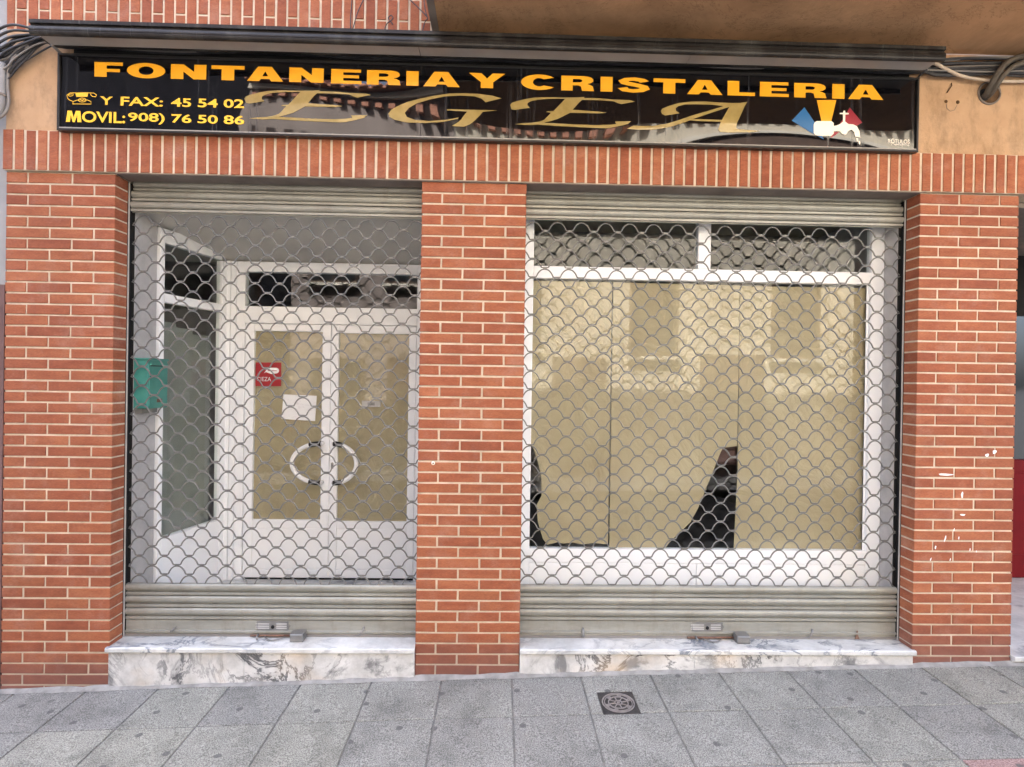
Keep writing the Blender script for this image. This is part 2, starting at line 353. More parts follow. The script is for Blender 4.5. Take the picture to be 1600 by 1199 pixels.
for j, (y0, y1) in enumerate(rows):
    for i in range(-6, 16):
        x0 = TX0+TP*i; x1 = x0+TP; cx, cy = (x0+x1)/2, (y0+y1)/2; cz = G(cx, cy)
        red = (j == 2 and i == 10)
        me = bpy.data.meshes.new('paving_tile'); mb = MB(); top = random.uniform(-.0015, .0015)
        if j == 0 and x0 < MH[0] < x1:                                       # ring of paving round the cover
            for a in ((x0+g_, MH[0]-.004, y0+g_, y1-g_), (MH[1]+.004, x1-g_, y0+g_, y1-g_), (MH[0]-.004, MH[1]+.004, MH[3]+.004, y1-g_)):
                mb.add(*tile_mesh(*a, cx, cy, cz, top))
        else: mb.add(*tile_mesh(x0+g_, x1-g_, y0+g_, y1-g_, cx, cy, cz, top))
        me = mb.mesh('paving_tile', M['tile_red' if red else 'tile'])
        o = link('paving_tile', me, (cx, cy, cz), walk)
        if red: o['label'] = 'reddish paving tile'
# cement fillet where paving meets the shop front
fb = MB(); xs = [-3.3+.07*i for i in range(100)]
prof_pts = []
for x in xs:
    w = .018+.012*random.random(); h = .010+.012*random.random(); prof_pts.append([(x, -.002, G(x, 0)+h), (x, -w*.5, G(x, 0)+h*.55), (x, -w-.012, G(x, 0)+.0005)])
v = [p for q in prof_pts for p in q]
fb.add(v, [(i*3+j, i*3+3+j, i*3+4+j, i*3+1+j) for i in range(len(xs)-1) for j in range(2)], True)
fo = structure('cement_fillet', fb, 'fillet')

# water-meter cover
mx, my = (MH[0]+MH[1])/2, (MH[2]+MH[3])/2; mz = G(mx, my)
cov = thing('meter_cover', 'small square black cast iron cover with a spoked wheel relief in the paving', 'utility cover', (mx, my, mz))
def tilt(v): return Vector((v.x, v.y, v.z+G(v.x, v.y)-mz))
part('plate', MB().box(MH[0], MH[1], MH[2], MH[3], mz-.03, mz-.002).xf(tilt), 'iron', cov)
def ring(r0, r1, z0, z1, n=36):
    v = []
    for r, z in ((r0, z0), (r0, z1), (r1, z1), (r1, z0)): v += [(mx+r*math.cos(2*math.pi*i/n), my+r*math.sin(2*math.pi*i/n), z) for i in range(n)]
    return MB().add(v, [(a*n+i, a*n+(i+1) % n, b*n+(i+1) % n, b*n+i) for a, b in ((0, 1), (1, 2), (2, 3)) for i in range(n)])
for r0, r1 in ((.082, .088), (.072, .076), (.050, .055), (.016, .021), (.004, .008)):
    part('ring', ring(r0, r1, mz-.004, mz+.0025).xf(tilt), 'iron_worn', cov)
for a in range(8):
    ca, sa = math.cos(a*math.pi/4+.2), math.sin(a*math.pi/4+.2); w = .0022
    b = MB().add([(mx+r*ca-q*w*sa, my+r*sa+q*w*ca, z) for z in (mz-.004, mz+.002) for r in (.021, .050) for q in (-1, 1)],
                 [(0, 1, 3, 2), (4, 6, 7, 5), (0, 4, 5, 1), (1, 5, 7, 3), (3, 7, 6, 2), (2, 6, 4, 0)])
    part('spoke', b.xf(tilt), 'iron_worn', cov)
lug = MB()
for a in (20, 75, 130, 200, 250, 320):
    pts = [(mx+r*math.cos(math.radians(t)), my+r*math.sin(math.radians(t))) for r, t in [(.058, a-9), (.070, a-9), (.070, a+9), (.058, a+9)]]
    lug.add([(x, y, mz+.002) for x, y in pts]+[(x, y, mz-.004) for x, y in pts], [(0, 1, 2, 3), (0, 4, 5, 1), (1, 5, 6, 2), (2, 6, 7, 3), (3, 7, 4, 0)])
part('raised_lettering_blocks', lug.xf(tilt), 'iron_worn', cov)

# ------------------------------------------------------------------ the building above and behind
ZL = 3.005
bld = thing('apartment_building', 'upper storeys of the brick building above the shop', 'building', (0, .12, 3.0))
part('upper_storey', MB().box(-2.87, 9, .125, 8, 3.012, 12.0), 'cream', bld)
structure('shop_floor', MB().box(-4, 3.1, .13, 5, .0, .27), 'room_floor')
rm = MB()
rm.box(-4, 3.1, 4.9, 5.1, .27, 3.0).box(-4.1, -4, .4, 5, .27, 3.0).box(3.1, 3.2, .2, 5, .27, 3.0)
structure('shop_room_wall', rm, 'room')
structure('shop_room_ceiling', MB().box(-4, 3.1, 1.06, 4.9, 2.96, 3.008), 'room')
sw = MB()
sw.box(-2.86, -2.256, .118, .168, .0, 3.0).box(-2.86, -2.232, .170, .388, .0, 3.0)
sw.box(-.455, .137, .118, .168, .0, 3.0).box(-.461, .143, .170, 1.06, .0, 3.0)
sw.box(2.527, 3.11, .118, .168, .0, 3.0).box(2.505, 3.11, .170, 1.40, .0, 3.0)
structure('shop_partition_wall', sw, 'concrete')
structure('alcove_ceiling', MB().extrude_x([(.170, 2.86), (1.06, 2.715), (1.06, 2.95), (.170, 2.95)], -2.9, -.463), 'ceiling')
structure('alcove_floor', MB().box(-2.229, -.463, .175, 1.06, .272, .295), 'marble_top')
structure('shutter_box_wall', MB().box(-2.23, -.463, .21, .25, 2.952, 3.008).box(.145, 2.503, .21, .25, 2.952, 3.008), 'dark')

# ------------------------------------------------------------------ brickwork
P = .0633; JH = .0108
brick_cache = {}
def brick_mesh(w, h, d, vert=False):
    k = (round(w, 3), round(h, 3), round(d, 3), random.randrange(4))
    if k not in brick_cache:
        mb = MB().box(0, w, 0, d, 0, h, .0022)
        mb.v = [(x+random.uniform(-.0009, .0009), y+random.uniform(-.0006, .0006), z+random.uniform(-.0009, .0009)) for x, y, z in mb.v]
        brick_cache[k] = mb.mesh('brick', M['brick'])
    return brick_cache[k]
def brick(x, z, w, h, d, parent, y=0.0):
    o = link('brick', brick_mesh(w, h, d), (x-parent.location.x, y+random.uniform(-.0012, .0008)-parent.location.y, z-parent.location.z), parent)
    o.rotation_euler = (random.uniform(-.002, .002), random.uniform(-.003, .003), random.uniform(-.002, .002)); return o
def pillar(x0, x1, even_full_first, label):
    core = MB().box(x0+.0045, x1-.0045, .0052, .1165, G((x0+x1)/2, 0)-.05, 3.003)
    t = thing('brick_pillar', label, 'pillar', (x0, 0, 0), 'brick pillars of the shop front', core, 'mortar')
    Wd = x1-x0; J = .0115; a = (Wd+J)/2.5; full = a-J; half = a/2-J; r = 0
    while True:
        zt = 3.0-r*P-(0.001 if r == 0 else JH/2); zb = 3.0-(r+1)*P+JH/2
        if zt < G((x0+x1)/2, 0)-.02: break
        ff = even_full_first if r % 2 == 0 else not even_full_first
        seq = (full, full, half) if ff else (half, full, full); x = x0
        for i, w in enumerate(seq):
            brick(x+random.uniform(-.0012, .0012)*(0 < i < 2), zb, w, zt-zb, .112, t); x += w+J
        r += 1
    return t
pl = pillar(-2.863, -2.244, False, 'red brick pillar at the left end of the shop front')
pm = pillar(-.468, .148, True, 'red brick pillar between the two rolling shutters')
pr = pillar(2.517, 3.124, True, 'red brick pillar with white scuffs, at the right end of the shop front')
for x, z, w, h, sk in ((3.0, 1.452, .022, .026, .2), (2.700, 1.312, .09, .012, .35), (2.806, 1.190, .012, .036, .0), (2.812, 1.070, .03, .012, .1), (2.706, .925, .008, .034, .3), (2.648, .872, .008, .022, .2), (2.955, 1.432, .022, .02, 0),
                   (2.76, .98, .006, .018, .2), (2.79, .93, .006, .016, .1), (2.86, .86, .005, .02, .2), (2.90, .85, .005, .014, .1), (2.62, .80, .006, .02, .3), (2.74, .80, .005, .018, .2)):
    pts = [(x+w*.5*math.cos(q)*(1+.25*math.sin(3*q+x*40))+sk*h*.5*math.sin(q), z+h*.5*math.sin(q)*(1+.2*math.cos(2*q+z*30))) for q in [2*math.pi*i/12 for i in range(12)]]
    part('paint_scuff', MB().plate(pts, lambda a, b: -.0024, .0012), 'white', pr)
part('wall_plug', MB().tube([(-.378, -.003, 1.344), (-.378, .001, 1.344)], .011, 14), 'swhite', pm)
part('wall_plug', MB().tube([(-.378, -.0045, 1.344), (-.378, -.002, 1.344)], .005, 10), 'rust', pm)

lin = thing('brick_lintel', 'long course of upright red bricks spanning the shop front below the sign', 'lintel', (-2.868, -.02, ZL), None,
            MB().box(-2.865, 3.90, -.0150, .122, ZL+.002, 3.238), 'mortar')
k = -1
while True:
    x0 = -2.809+.0648*k+.0075; x1 = x0+.0648-.015
    if k == -1: x0 = -2.868
    if x1 > 3.9: break
    brick(x0, ZL+.0045+random.uniform(-.001, .001), x1-x0+random.uniform(-.001, .001), .2265+random.uniform(-.0015, .0015), .05, lin, -.02); k += 1
part('soffit_render', MB().box(-2.240, 2.515, -.012, .119, ZL-.004, ZL+.0015), 'cement', lin)

up = thing('brick_wall', 'wall of upright red bricks above the black sign, left of the balcony', 'wall', (-2.872, 0, 3.82), None,
           MB().box(-2.868, -.30, .0050, .124, 3.815, 5.3), 'mortar')
for k in range(-1, 38):
    x0 = -2.822+.0647*k+.0065; x1 = x0+.0647-.013
    if k == -1: x0 = -2.872
    zs = 3.94 if k % 2 == 0 else 3.8134
    z = zs-.2532
    for q in range(3):
        b, t_ = max(z+.0055, 3.824), z+.2532-.0055
        if t_-b > .03: brick(x0, b, x1-x0, t_-b, .05, up)
        z += .2532
stc = thing('stucco_band', 'peach stucco band of wall behind the black sign', 'wall', (-2.79, 0, 3.238), None, MB().box(-2.868, 3.9, .0, .123, 3.2395, 3.838), 'stucco')
for x, z, r in ((2.663, 3.556, .010), (2.735, 3.554, .011)): part('drill_hole', MB().tube([(x, -.0015, z), (x, .001, z)], r, 12), 'foam', stc)
part('crack_wire', MB().tube([(2.690, -.006, 3.665), (2.688, -.01, 3.645), (2.672, -.008, 3.62), (2.665, -.004, 3.607)], .0032, 6), 'foam', stc)
part('crack_wire', MB().tube([(2.664, -.001, 3.54), (2.668, -.001, 3.515), (2.69, -.001, 3.498), (2.715, -.001, 3.505), (2.73, -.001, 3.535)], .0014, 5), 'cement', stc)

bal = thing('balcony', 'brown balcony slab overhanging the right half of the shop front', 'balcony', (-.41, -1.1, 3.84))
part('slab', MB().box(-.372, 5.2, -1.1, -.002, 3.842, 4.04), 'soffit', bal)
part('edge_strip', MB().box(-.412, -.3725, -1.1, -.002, 3.838, 4.04), 'cement', bal)
part('parapet', MB().box(-.41, 5.2, -1.1, -.98, 4.042, 5.0), 'stucco', bal)

# ------------------------------------------------------------------ marble sills
def sill(name, x0, x1, zt, label, xo0, xo1):
    t = thing(name, label, 'sill', (x0, -.02, zt), 'marble sills under the shop openings')
    c = .006
    part('tread', MB().extrude_x([(-.022+c, zt), (-.022, zt-c), (-.022, zt-.024), (-.019, zt-.029), (.30, zt-.029), (.30, zt)], xo0, xo1), 'marble_top', t)
    n = 8; v = []; mid = x0+(x1-x0)*.44
    for a, b in ((x0, mid-.001), (mid+.001, x1)):
        mb = MB(); za, zb = G(a, 0)-.03, G(b, 0)-.03
        mb.add([(a, -.008, za), (b, -.008, zb), (b, -.008, zt-.0295), (a, -.008, zt-.0295), (a, .12, za), (b, .12, zb), (b, .12, zt-.0295), (a, .12, zt-.0295)],
               [(0, 1, 2, 3), (4, 7, 6, 5), (0, 4, 5, 1), (3, 2, 6, 7), (0, 3, 7, 4), (1, 5, 6, 2)])
        part('riser', mb, 'marble_riser', t)
    return t
sill('marble_sill', -2.243, -.470, .254, 'veined white marble sill under the entrance shutter', -2.256, -.470)
sill('marble_sill', .150, 2.516, .254, 'long veined white marble sill under the shop window shutter', .150, 2.530)

# ------------------------------------------------------------------ rolling shutters
def wave_pts(first, per, xs, xe, zc):
    prof = [(0, 1), (.05, .985), (.10, .945), (.15, .87), (.20, .755), (.24, .63), (.27, .51), (.297, .38), (.318, .25), (.337, .12), (.355, .04), (.375, .005), (.42, .0)]
    full = [(t, h) for t, h in prof]+[(1-t, h) for t, h in prof[::-1]]
    pts = []; k = math.floor((xs-first)/per)-1
    while first+k*per < xe+per:
        for t, h in full:
            x = first+(k+t)*per
            if xs <= x <= xe: pts.append((x, zc-.0505*(1-h)))
        k += 1
    return pts
SY = .140
def shutter(x0, x1, first, per, ztop, label, plate_x, lock_x, extras, zoff):
    t = thing('rolling_shutter', label, 'shutter', (x0, SY, .255), 'rolling shutters of the shop')
    meshes = []
    for shift in (0, .5):
        pts = wave_pts(first+shift*per, per, x0, x1, 0.0)
        mb = MB().tube([(x, 0, z) for x, z in pts], .0043, 6)
        c = first+(shift+.5)*per
        while c-per > x0: c -= per
        while c < x1:
            if c-.013 > x0 and c+.013 < x1: mb.box(c-.011, c+.011, -.0055, .0055, -.0605, -.0475)
            c += per
        mb.xf(lambda v: v-Vector((x0, 0, 0))); meshes.append(mb.mesh('lattice_rod', M['rod'], fixn=False))
    n = 39
    for i in range(n):
        link('lattice_rod', meshes[i % 2], (0, (i % 2)*.0015+random.uniform(-.0015, .0015), ztop-.0575*i-.255+random.uniform(-.0008, .0008)), t).rotation_euler = (random.uniform(-.05, .05), random.uniform(-.0006, .0006), 0)
    def slat(zt, h, y):
        k = h/.0655
        p = [(.004, 0), (-.008, -.0015), (-.015, -.007), (-.018, -.016), (-.0175, -.024), (-.013, -.033), (-.005, -.0395), (.003, -.0415), (.003, -.0445), (-.0105, -.0455), (-.0125, -.0465), (-.0125, -.0590), (-.0110, -.0600), (.004, -.0610), (.004, -.0655)]
        p = [(y+a, zt+b*k) for a, b in p]; return MB().extrude_x(p+[(y+.010, zt-h), (y+.010, zt)], x0-.002, x1+.002, False)
    for zt, y in ((ztop+.016+.0655*1, SY), (ztop+.016+.0655*2, SY+.006), (ztop+.016+.0655*3, SY+.022)): part('slat', slat(zt, .0655, y), 'slat', t)
    for i in range(3): part('slat', slat(.5775+zoff-.0732*i, .0732, SY), 'slat', t)
    zb = .5775+zoff-.0732*3
    bb = MB().extrude_x([(SY, zb), (SY-.006, zb-.001), (SY-.006, zb-.060), (SY-.016, zb-.064), (SY-.016, zb-.073), (SY-.006, zb-.080), (SY-.006, .2565), (SY+.012, .2565), (SY+.012, zb)], x0-.002, x1+.002)
    bar = part('bottom_bar', bb, 'slat', t)
    zp = (zb-.006, zb-.062); px0, px1 = plate_x
    lp = part('lock_plate', MB().plate([(px0+.012, zp[1]), (px1-.012, zp[1]), (px1-.010, zp[1]+.016), (px1, (zp[0]+zp[1])/2), (px1-.010, zp[0]-.016), (px1-.012, zp[0]), (px0+.012, zp[0]), (px0+.010, zp[0]-.016), (px0, (zp[0]+zp[1])/2), (px0+.010, zp[1]+.016)], lambda a, b: SY-.0085, .004), 'lock', t)
    for zz_ in (.014, .026, .040):
        for a, b in ((.022, .40), (.60, .89)):
            part('relief_line', MB().box(px0+(px1-px0)*a, px0+(px1-px0)*b, SY-.0098, SY-.008, zp[1]+zz_-.0035, zp[1]+zz_+.0035, .0008), 'guide', lp)
    part('plate_rim', MB().tube([(px0+.014, SY-.009, zp[1]+.003), (px1-.014, SY-.009, zp[1]+.003), (px1-.012, SY-.009, zp[0]-.003), (px0+.014, SY-.009, zp[0]-.003), (px0+.014, SY-.009, zp[1]+.003)], .0022, 5), 'lock', lp)
    kc = px0+(px1-px0)*.5
    part('keyhole', MB().tube([(kc, SY-.0115, zp[1]+.022), (kc, SY-.008, zp[1]+.022)], .0105, 14), 'dark', lp)
    # padlock body, bolt and loop lying on the sill
    lb = MB().box(lock_x, lock_x+.078, SY-.085, SY-.014, .2565, .302, .004)
    part('lock_box', lb, 'lock', t)
    part('bolt', MB().tube([(px0-.02, SY-.022, .266), (lock_x+.005, SY-.022, .268)], .007, 8), 'rust', t)
    part('bolt_handle', MB().tube([(px0+.028, SY-.024, .276), (px0+.030, SY-.05, .272), (px0+.034, SY-.058, .2605)], .0055, 8), 'lock', t)
    part('loop', MB().tube([(px0+.07+.12*s_, SY-.03-.045*math.sin(math.pi*s_), .264) for s_ in [i/10 for i in range(11)]], .004, 7), 'lock', t)
    for ex, kind in extras:
        if kind == 'tab': part('pull_tab', MB().tube([(ex-.018, SY-.012, .286), (ex, SY-.026, .296), (ex+.014, SY-.012, .312)], [.004, .007, .004], 8), 'lock', t)
        if kind == 'ring': part('pull_ring', MB().tube([(ex, SY-.010, .318), (ex-.004, SY-.022, .30), (ex+.002, SY-.024, .272), (ex+.008, SY-.010, .264)], [.006, .010, .009, .006], 8), 'lock', t)
        if kind == 'arm': part('pull_tab', MB().tube([(ex, SY-.008, .318), (ex-.003, SY-.016, .296), (ex-.03, SY-.03, .272)], [.007, .006, .004], 8), 'lock', t)
        if kind == 'rust':
            part('rust_patch', MB().plate([(ex-.012, .258), (ex+.018, .258), (ex+.010, .276), (ex+.006, .292), (ex+.008, .304), (ex+.001, .314), (ex-.004, .302), (ex-.002, .288), (ex-.008, .276)], lambda a, b: SY-.0140, .001), 'rust', t)
    return t
shutter(-2.234, -.462, -2.165, .1494, 2.806, 'rolling lattice shutter pulled down over the recessed entrance', (-1.462, -1.246), -1.224, [(-1.95, 'tab'), (-.80, 'arm')], -.004)
shutter(.141, 2.507, .2000, .1491, 2.818, 'wider rolling lattice shutter pulled down over the papered shop window', (1.211, 1.427), 1.478, [(.545, 'ring'), (1.98, 'arm'), (2.26, 'rust')], .003)
for gx, s_, lb_ in ((-2.2435, 1, 'steel guide rail beside the left brick pillar'), (2.5165, -1, 'steel guide rail beside the right brick pillar')):
    t = thing('guide_rail', lb_, 'rail', (gx, .14, .255), 'shutter guide rails')
    lo, hi = sorted((gx, gx+s_*.007)); part('front_flange', MB().box(lo, hi, .1175, .1215, .256, 3.0), 'guide', t)
    lo, hi = sorted((gx-s_*.010, gx-s_*.006)); part('web', MB().box(lo, hi, .1220, .1680, .256, 3.0), 'dark', t)  # inside of the channel painted black for the shade in the slot
    part('slot_shade_strip', MB().box(min(gx-s_*.006, gx+s_*.009), max(gx-s_*.006, gx+s_*.009), .1640, .1680, .256, 3.0), 'dark', t)  # black strip painted as shade at the back of the slot
# small hook on the right rail's lower end is rusted out, so nothing is fixed there

# ------------------------------------------------------------------ shop window
FY0, FY1 = .285, .335
sw_ = thing('shop_window', 'wide white aluminium shop window behind the right shutter', 'window', (.15, .30, .27))
f = MB()
f.box(.146, .214, FY0, FY1, .272, 2.95, .003)
part('jamb', f, 'alu', sw_); part('jamb', MB().box(2.417, 2.503, FY0, FY1, .272, 2.95, .003), 'alu', sw_)
part('transom_bar', MB().box(.2145, 2.4165, FY0-.002, FY1, 2.500, 2.578, .003), 'alu', sw_)
part('mullion', MB().box(1.278, 1.360, FY0, FY1, 2.5785, 2.95, .003), 'alu', sw_)
part('head', MB().box(.2145, 1.2775, FY0, FY1, 2.885, 2.95, .003), 'alu', sw_); part('head', MB().box(1.3605, 2.4165, FY0, FY1, 2.885, 2.95, .003), 'alu', sw_)
part('bottom_rail', MB().box(.2145, 2.4165, FY0, FY1, .672, .760, .002), 'alu', sw_)
part('kick_panel', MB().box(.2145, 1.2995, FY0+.003, FY1, .272, .6695, .002), 'alu', sw_); part('kick_panel', MB().box(1.3025, 2.4165, FY0+.003, FY1, .272, .6695, .002), 'alu', sw_)
part('glazing_bead', MB().box(2.402, 2.4165, .3065, .3105, .7605, 2.4995), 'alu', sw_)
part('gasket', MB().box(2.3985, 2.4015, .3085, .3105, .7605, 2.4995), 'gasket', sw_)
part('pane', MB().box(.2145, 2.4165, .311, .317, .7605, 2.4995), 'glass_wob', sw_)
part('pane', MB().box(.2145, 1.2775, .311, .317, 2.5785, 2.8845), 'glass_wob', sw_); part('pane', MB().box(1.3605, 2.4165, .311, .317, 2.5785, 2.8845), 'glass_wob', sw_)
def sheet_of(pts, y, label, amp):
    t = thing('paper_sheet', label, 'paper', (pts[0][0], y, .76), 'kraft paper sheets hung inside the window',
              MB().plate(pts, lambda x, z: y+amp*math.sin(5*x+2*z), .0008), 'kraft'); return t
def dense(pts, n=6):
    o_ = []
    for (a, b), (c, d) in zip(pts, pts[1:]+pts[:1]):
        L_ = math.hypot(c-a, d-b); k_ = max(1, int(L_/.12))
        o_ += [(a+(c-a)*i/k_, b+(d-b)*i/k_) for i in range(k_)]
    return o_
sheet_of(dense([(.730, 2.49), (.20, 2.49), (.20, 1.46), (.231, 1.404), (.261, 1.321), (.288, 1.217), (.290, 1.092), (.258, 1.029), (.268, .925), (.303, .813), (.333, .772), (.395, .790), (.44, .782), (.5, .789), (.56, .779), (.60, .781), (.64, .788), (.70, .781), (.730, .783)]), .327, 'brown paper sheet with torn left edge inside the shop window', .002)
sheet_of(dense([(.739, 2.49), (.739, .757), (1.112, .757), (1.130, .785), (1.165, .822), (1.215, .868), (1.275, .93), (1.322, 1.02), (1.360, 1.12), (1.405, 1.235), (1.458, 1.377), (1.478, 1.419), (1.572, 1.432), (1.574, 2.485)]), .331, 'middle brown paper sheet with its lower right corner torn off', .003)
sheet_of(dense([(1.578, 2.485), (1.580, 1.274), (1.563, .757), (2.43, .757), (2.43, 2.485)]), .336, 'brown paper sheet at the right of the shop window', .0025)
thing('dark_bag', 'dark purple bag inside the window behind the torn paper', 'bag', (1.5, .4, 1.3), None,
      MB().box(1.44, 1.60, .38, .50, 1.30, 1.42, .02), 'plum')

# ------------------------------------------------------------------ entrance: side glazing and doors
A_ = Vector((-2.226, .392, 0)); B_ = Vector((-2.078, .985, 0)); dU = (B_-A_); LU = dU.length; dU.normalize(); dN = Vector((dU.y, -dU.x, 0))
def side(mb): return mb.xf(lambda v: A_+dU*v.x+dN*(-v.y)+Vector((0, 0, v.z)))
sg = thing('side_glazing', 'white framed side glazing of the entrance recess with a tall dark pane', 'window', (-2.2, .4, .28))
part('front_post', side(MB().box(0, .034, -.02, .03, .295, 2.80, .002)), 'alu', sg); part('back_post', side(MB().box(LU-.055, LU, -.02, .03, .295, 2.70, .002)), 'alu', sg)
part('head_rail', side(MB().box(.0345, LU-.0555, -.018, .03, 2.708, 2.80, .002)), 'alu', sg)
part('transom_bar', side(MB().box(.0345, LU-.0555, -.022, .03, 2.318, 2.376, .002)), 'alu', sg)
part('lower_panel', side(MB().box(.0345, LU-.0555, -.012, .03, .295, .690, .002)), 'alu', sg)
part('sill_rail', side(MB().box(.0345, LU-.0555, -.020, .03, .6905, .765, .002)), 'alu', sg)
part('pane', side(MB().box(.0345, LU-.0555, .004, .010, .7655, 2.3175)), 'glass', sg); part('pane', side(MB().box(.0345, LU-.0555, .004, .010, 2.3765, 2.7075)), 'glass', sg)
gb = thing('reflection_boards', 'grey green boards added behind the lower side pane in place of its reflection', 'reflection_board', (-2.2, .5, .70))  # added boards, painted in the tones of the pane's soft reflection
for q, (a, b_) in enumerate(((.02, .20), (.203, .36), (.363, .552))):
    part('reflection_board', side(MB().box(a, b_, .045+.012*q, .06+.012*q, .70, 2.20-.03*q, .002)), 'reflection_board', gb)
DY = 1.0
dr = thing('entrance_door', 'white double entrance door with papered glass and a transom light', 'door', (-1.28, DY, .297))
part('corner_post', MB().box(-2.074, -2.034, DY-.03, DY+.05, .296, 2.712, .004).box(-2.031, -1.993, DY-.024, DY+.05, .296, 2.712, .004), 'alu', dr)
part('jamb', MB().box(-1.992, -1.929, DY-.015, DY+.05, .296, 2.712, .003), 'alu', dr); part('jamb', MB().box(-.631, -.465, DY-.015, DY+.05, .296, 2.712, .003), 'alu', dr)
part('header', MB().box(-1.9285, -.6315, DY-.015, DY+.05, 2.246, 2.374, .003), 'alu', dr); part('head_rail', MB().box(-1.9285, -.6315, DY-.015, DY+.05, 2.636, 2.712, .003), 'alu', dr)
part('transom_pane', MB().box(-1.9285, -.6315, DY+.012, DY+.018, 2.3745, 2.6355), 'glass', dr)
for lx0, lx1, gx0, gx1, zg0, zg1, s_ in ((-1.926, -1.2815, -1.859, -1.345, .752, 2.188, -1), (-1.2785, -.634, -1.221, -.688, .744, 2.182, 1)):
    lf = MB()
    lf.box(lx0, gx0, DY-.008, DY+.035, .312, 2.242, .003).box(gx1, lx1, DY-.008, DY+.035, .312, 2.242, .003)
    lf.box(gx0+.0005, gx1-.0005, DY-.008, DY+.035, zg1, 2.242, .003).box(gx0+.0005, gx1-.0005, DY-.008, DY+.035, .690, zg0, .003).box(gx0+.0005, gx1-.0005, DY-.008, DY+.035, .312, .376, .003)
    leaf = part('door_leaf', lf, 'alu', dr)
    part('kick_panel', MB().box(gx0+.0015, gx1-.0015, DY-.004, DY+.03, .3775, .6885, .004), 'alu', leaf)
    part('pane', MB().box(gx0+.0005, gx1-.0005, DY+.010, DY+.016, zg0+.0005, zg1-.0005), 'glass', leaf)
    ax = gx1-.004 if s_ < 0 else gx0+.004                                     # curved pull handle, ends sleeved in black
    ax += -s_*.016; bul = -1.545 if s_ < 0 else -1.063
    hp = [(ax, DY-.01, 1.342), (ax, DY-.055, 1.342)]
    hp += [(ax+(bul-ax)*math.sin(math.pi*i/18), DY-.06, 1.194+.148*math.cos(math.pi*i/18)) for i in range(0, 19)]
    hp += [(ax, DY-.055, 1.046), (ax, DY-.01, 1.046)]
    hd = part('pull_handle', MB().tube(hp, .0165, 12), 'handle', leaf)
    for zc in (1.342, 1.046):
        sgn = 1 if zc > 1.2 else -1
        part('handle_sleeve', MB().tube([(ax+(bul-ax)*math.sin(math.radians(q)), DY-.06, 1.194+sgn*.148*math.cos(math.radians(q))) for q in (-1, 4, 9, 14, 19, 23)], .0185, 12), 'black', hd)
    if s_ > 0:
        part('lock_cylinder', MB().plate(arc(-1.258, 1.185, .010, .010, 0, 180, 8)+arc(-1.258, 1.155, .010, .010, 180, 360, 8), lambda a, b: DY-.0105, .003), 'lock', leaf)
        part('letter_slot', MB().box(-1.045, -.900, DY+.004, DY+.0095, 1.620, 1.668, .002), 'guide', leaf)
        part('letter_slot_flap', MB().box(-1.000, -.945, DY+.0015, DY+.004, 1.632, 1.656, .001), 'lock', leaf)
for x in (-1.934,):
    for z in (.55, 1.3, 2.05): part('hinge', MB().tube([(x, DY-.018, z), (x, DY-.018, z+.09)], .008, 8), 'alu', dr)
part('threshold_gap', MB().box(-1.925, -.635, DY+.002, DY+.03, .2955, .311), 'dark', dr)
for x0, x1, z0, z1, lb_ in ((-1.862, -1.342, .75, 2.19, 'brown paper covering the glass of the left door leaf'), (-1.224, -.685, .742, 2.184, 'brown paper covering the glass of the right door leaf')):
    thing('paper_sheet', lb_, 'paper', (x0, DY+.022, z0), 'kraft paper behind the door glass', MB().plate(dense([(x0, z0), (x1, z0), (x1, z1), (x0, z1)]), lambda x, z: DY+.022+.002*math.sin(9*x+3*z), .0008), 'kraft')
thing('notice', 'white paper notice stuck on the left door glass', 'notice', (-1.65, DY+.008, 1.51), None, MB().plate([(-1.653, 1.520), (-1.398, 1.507), (-1.388, 1.700), (-1.640, 1.708)], lambda a, b: DY+.0085, .0008), 'paper')
st = thing('sticker', 'square red CIEZA sticker on the left door glass', 'sticker', (-1.85, DY+.008, 1.77), None, MB().plate([(-1.853, 1.768), (-1.660, 1.770), (-1.660, 1.950), (-1.853, 1.948)], lambda a, b: DY+.0085, .0008), 'sticker')
part('logo', MB().plate([(-1.79, 1.865), (-1.772, 1.892), (-1.76, 1.908)]+arc(-1.70, 1.888, .025, .022, 100, -80, 8)+[(-1.735, 1.862), (-1.775, 1.876)], lambda a, b: DY+.0078, 0), 'white', st)
part('logo_line', MB().plate([(-1.762, 1.884), (-1.692, 1.884), (-1.692, 1.889), (-1.762, 1.889)], lambda a, b: DY+.0074, 0), 'sticker', st)

# ------------------------------------------------------------------ mailbox
mbx = thing('mailbox', 'teal metal mailbox on the grey wall inside the left shutter', 'mailbox', (-2.23, .27, 1.63))
part('body', MB().box(-2.2315, -2.142, .165, .362, 1.632, 1.930, .004), 'teal', mbx)
part('lid', MB().box(-2.2315, -2.136, .158, .368, 1.9305, 1.942, .003), 'teal', mbx)
part('door_panel', MB().box(-2.1415, -2.1365, .172, .356, 1.650, 1.885), 'teal', mbx)
part('slot', MB().box(-2.1415, -2.1355, .180, .350, 1.892, 1.900), 'teal_dark', mbx); part('slot_flap', MB().box(-2.1415, -2.131, .180, .350, 1.9005, 1.912), 'teal', mbx)
part('nameplate', MB().box(-2.1363, -2.1350, .245, .300, 1.668, 1.690), 'rust', mbx)
part('bracket', MB().box(-2.2315, -2.19, .18, .34, 1.600, 1.6315), 'lock', mbx)

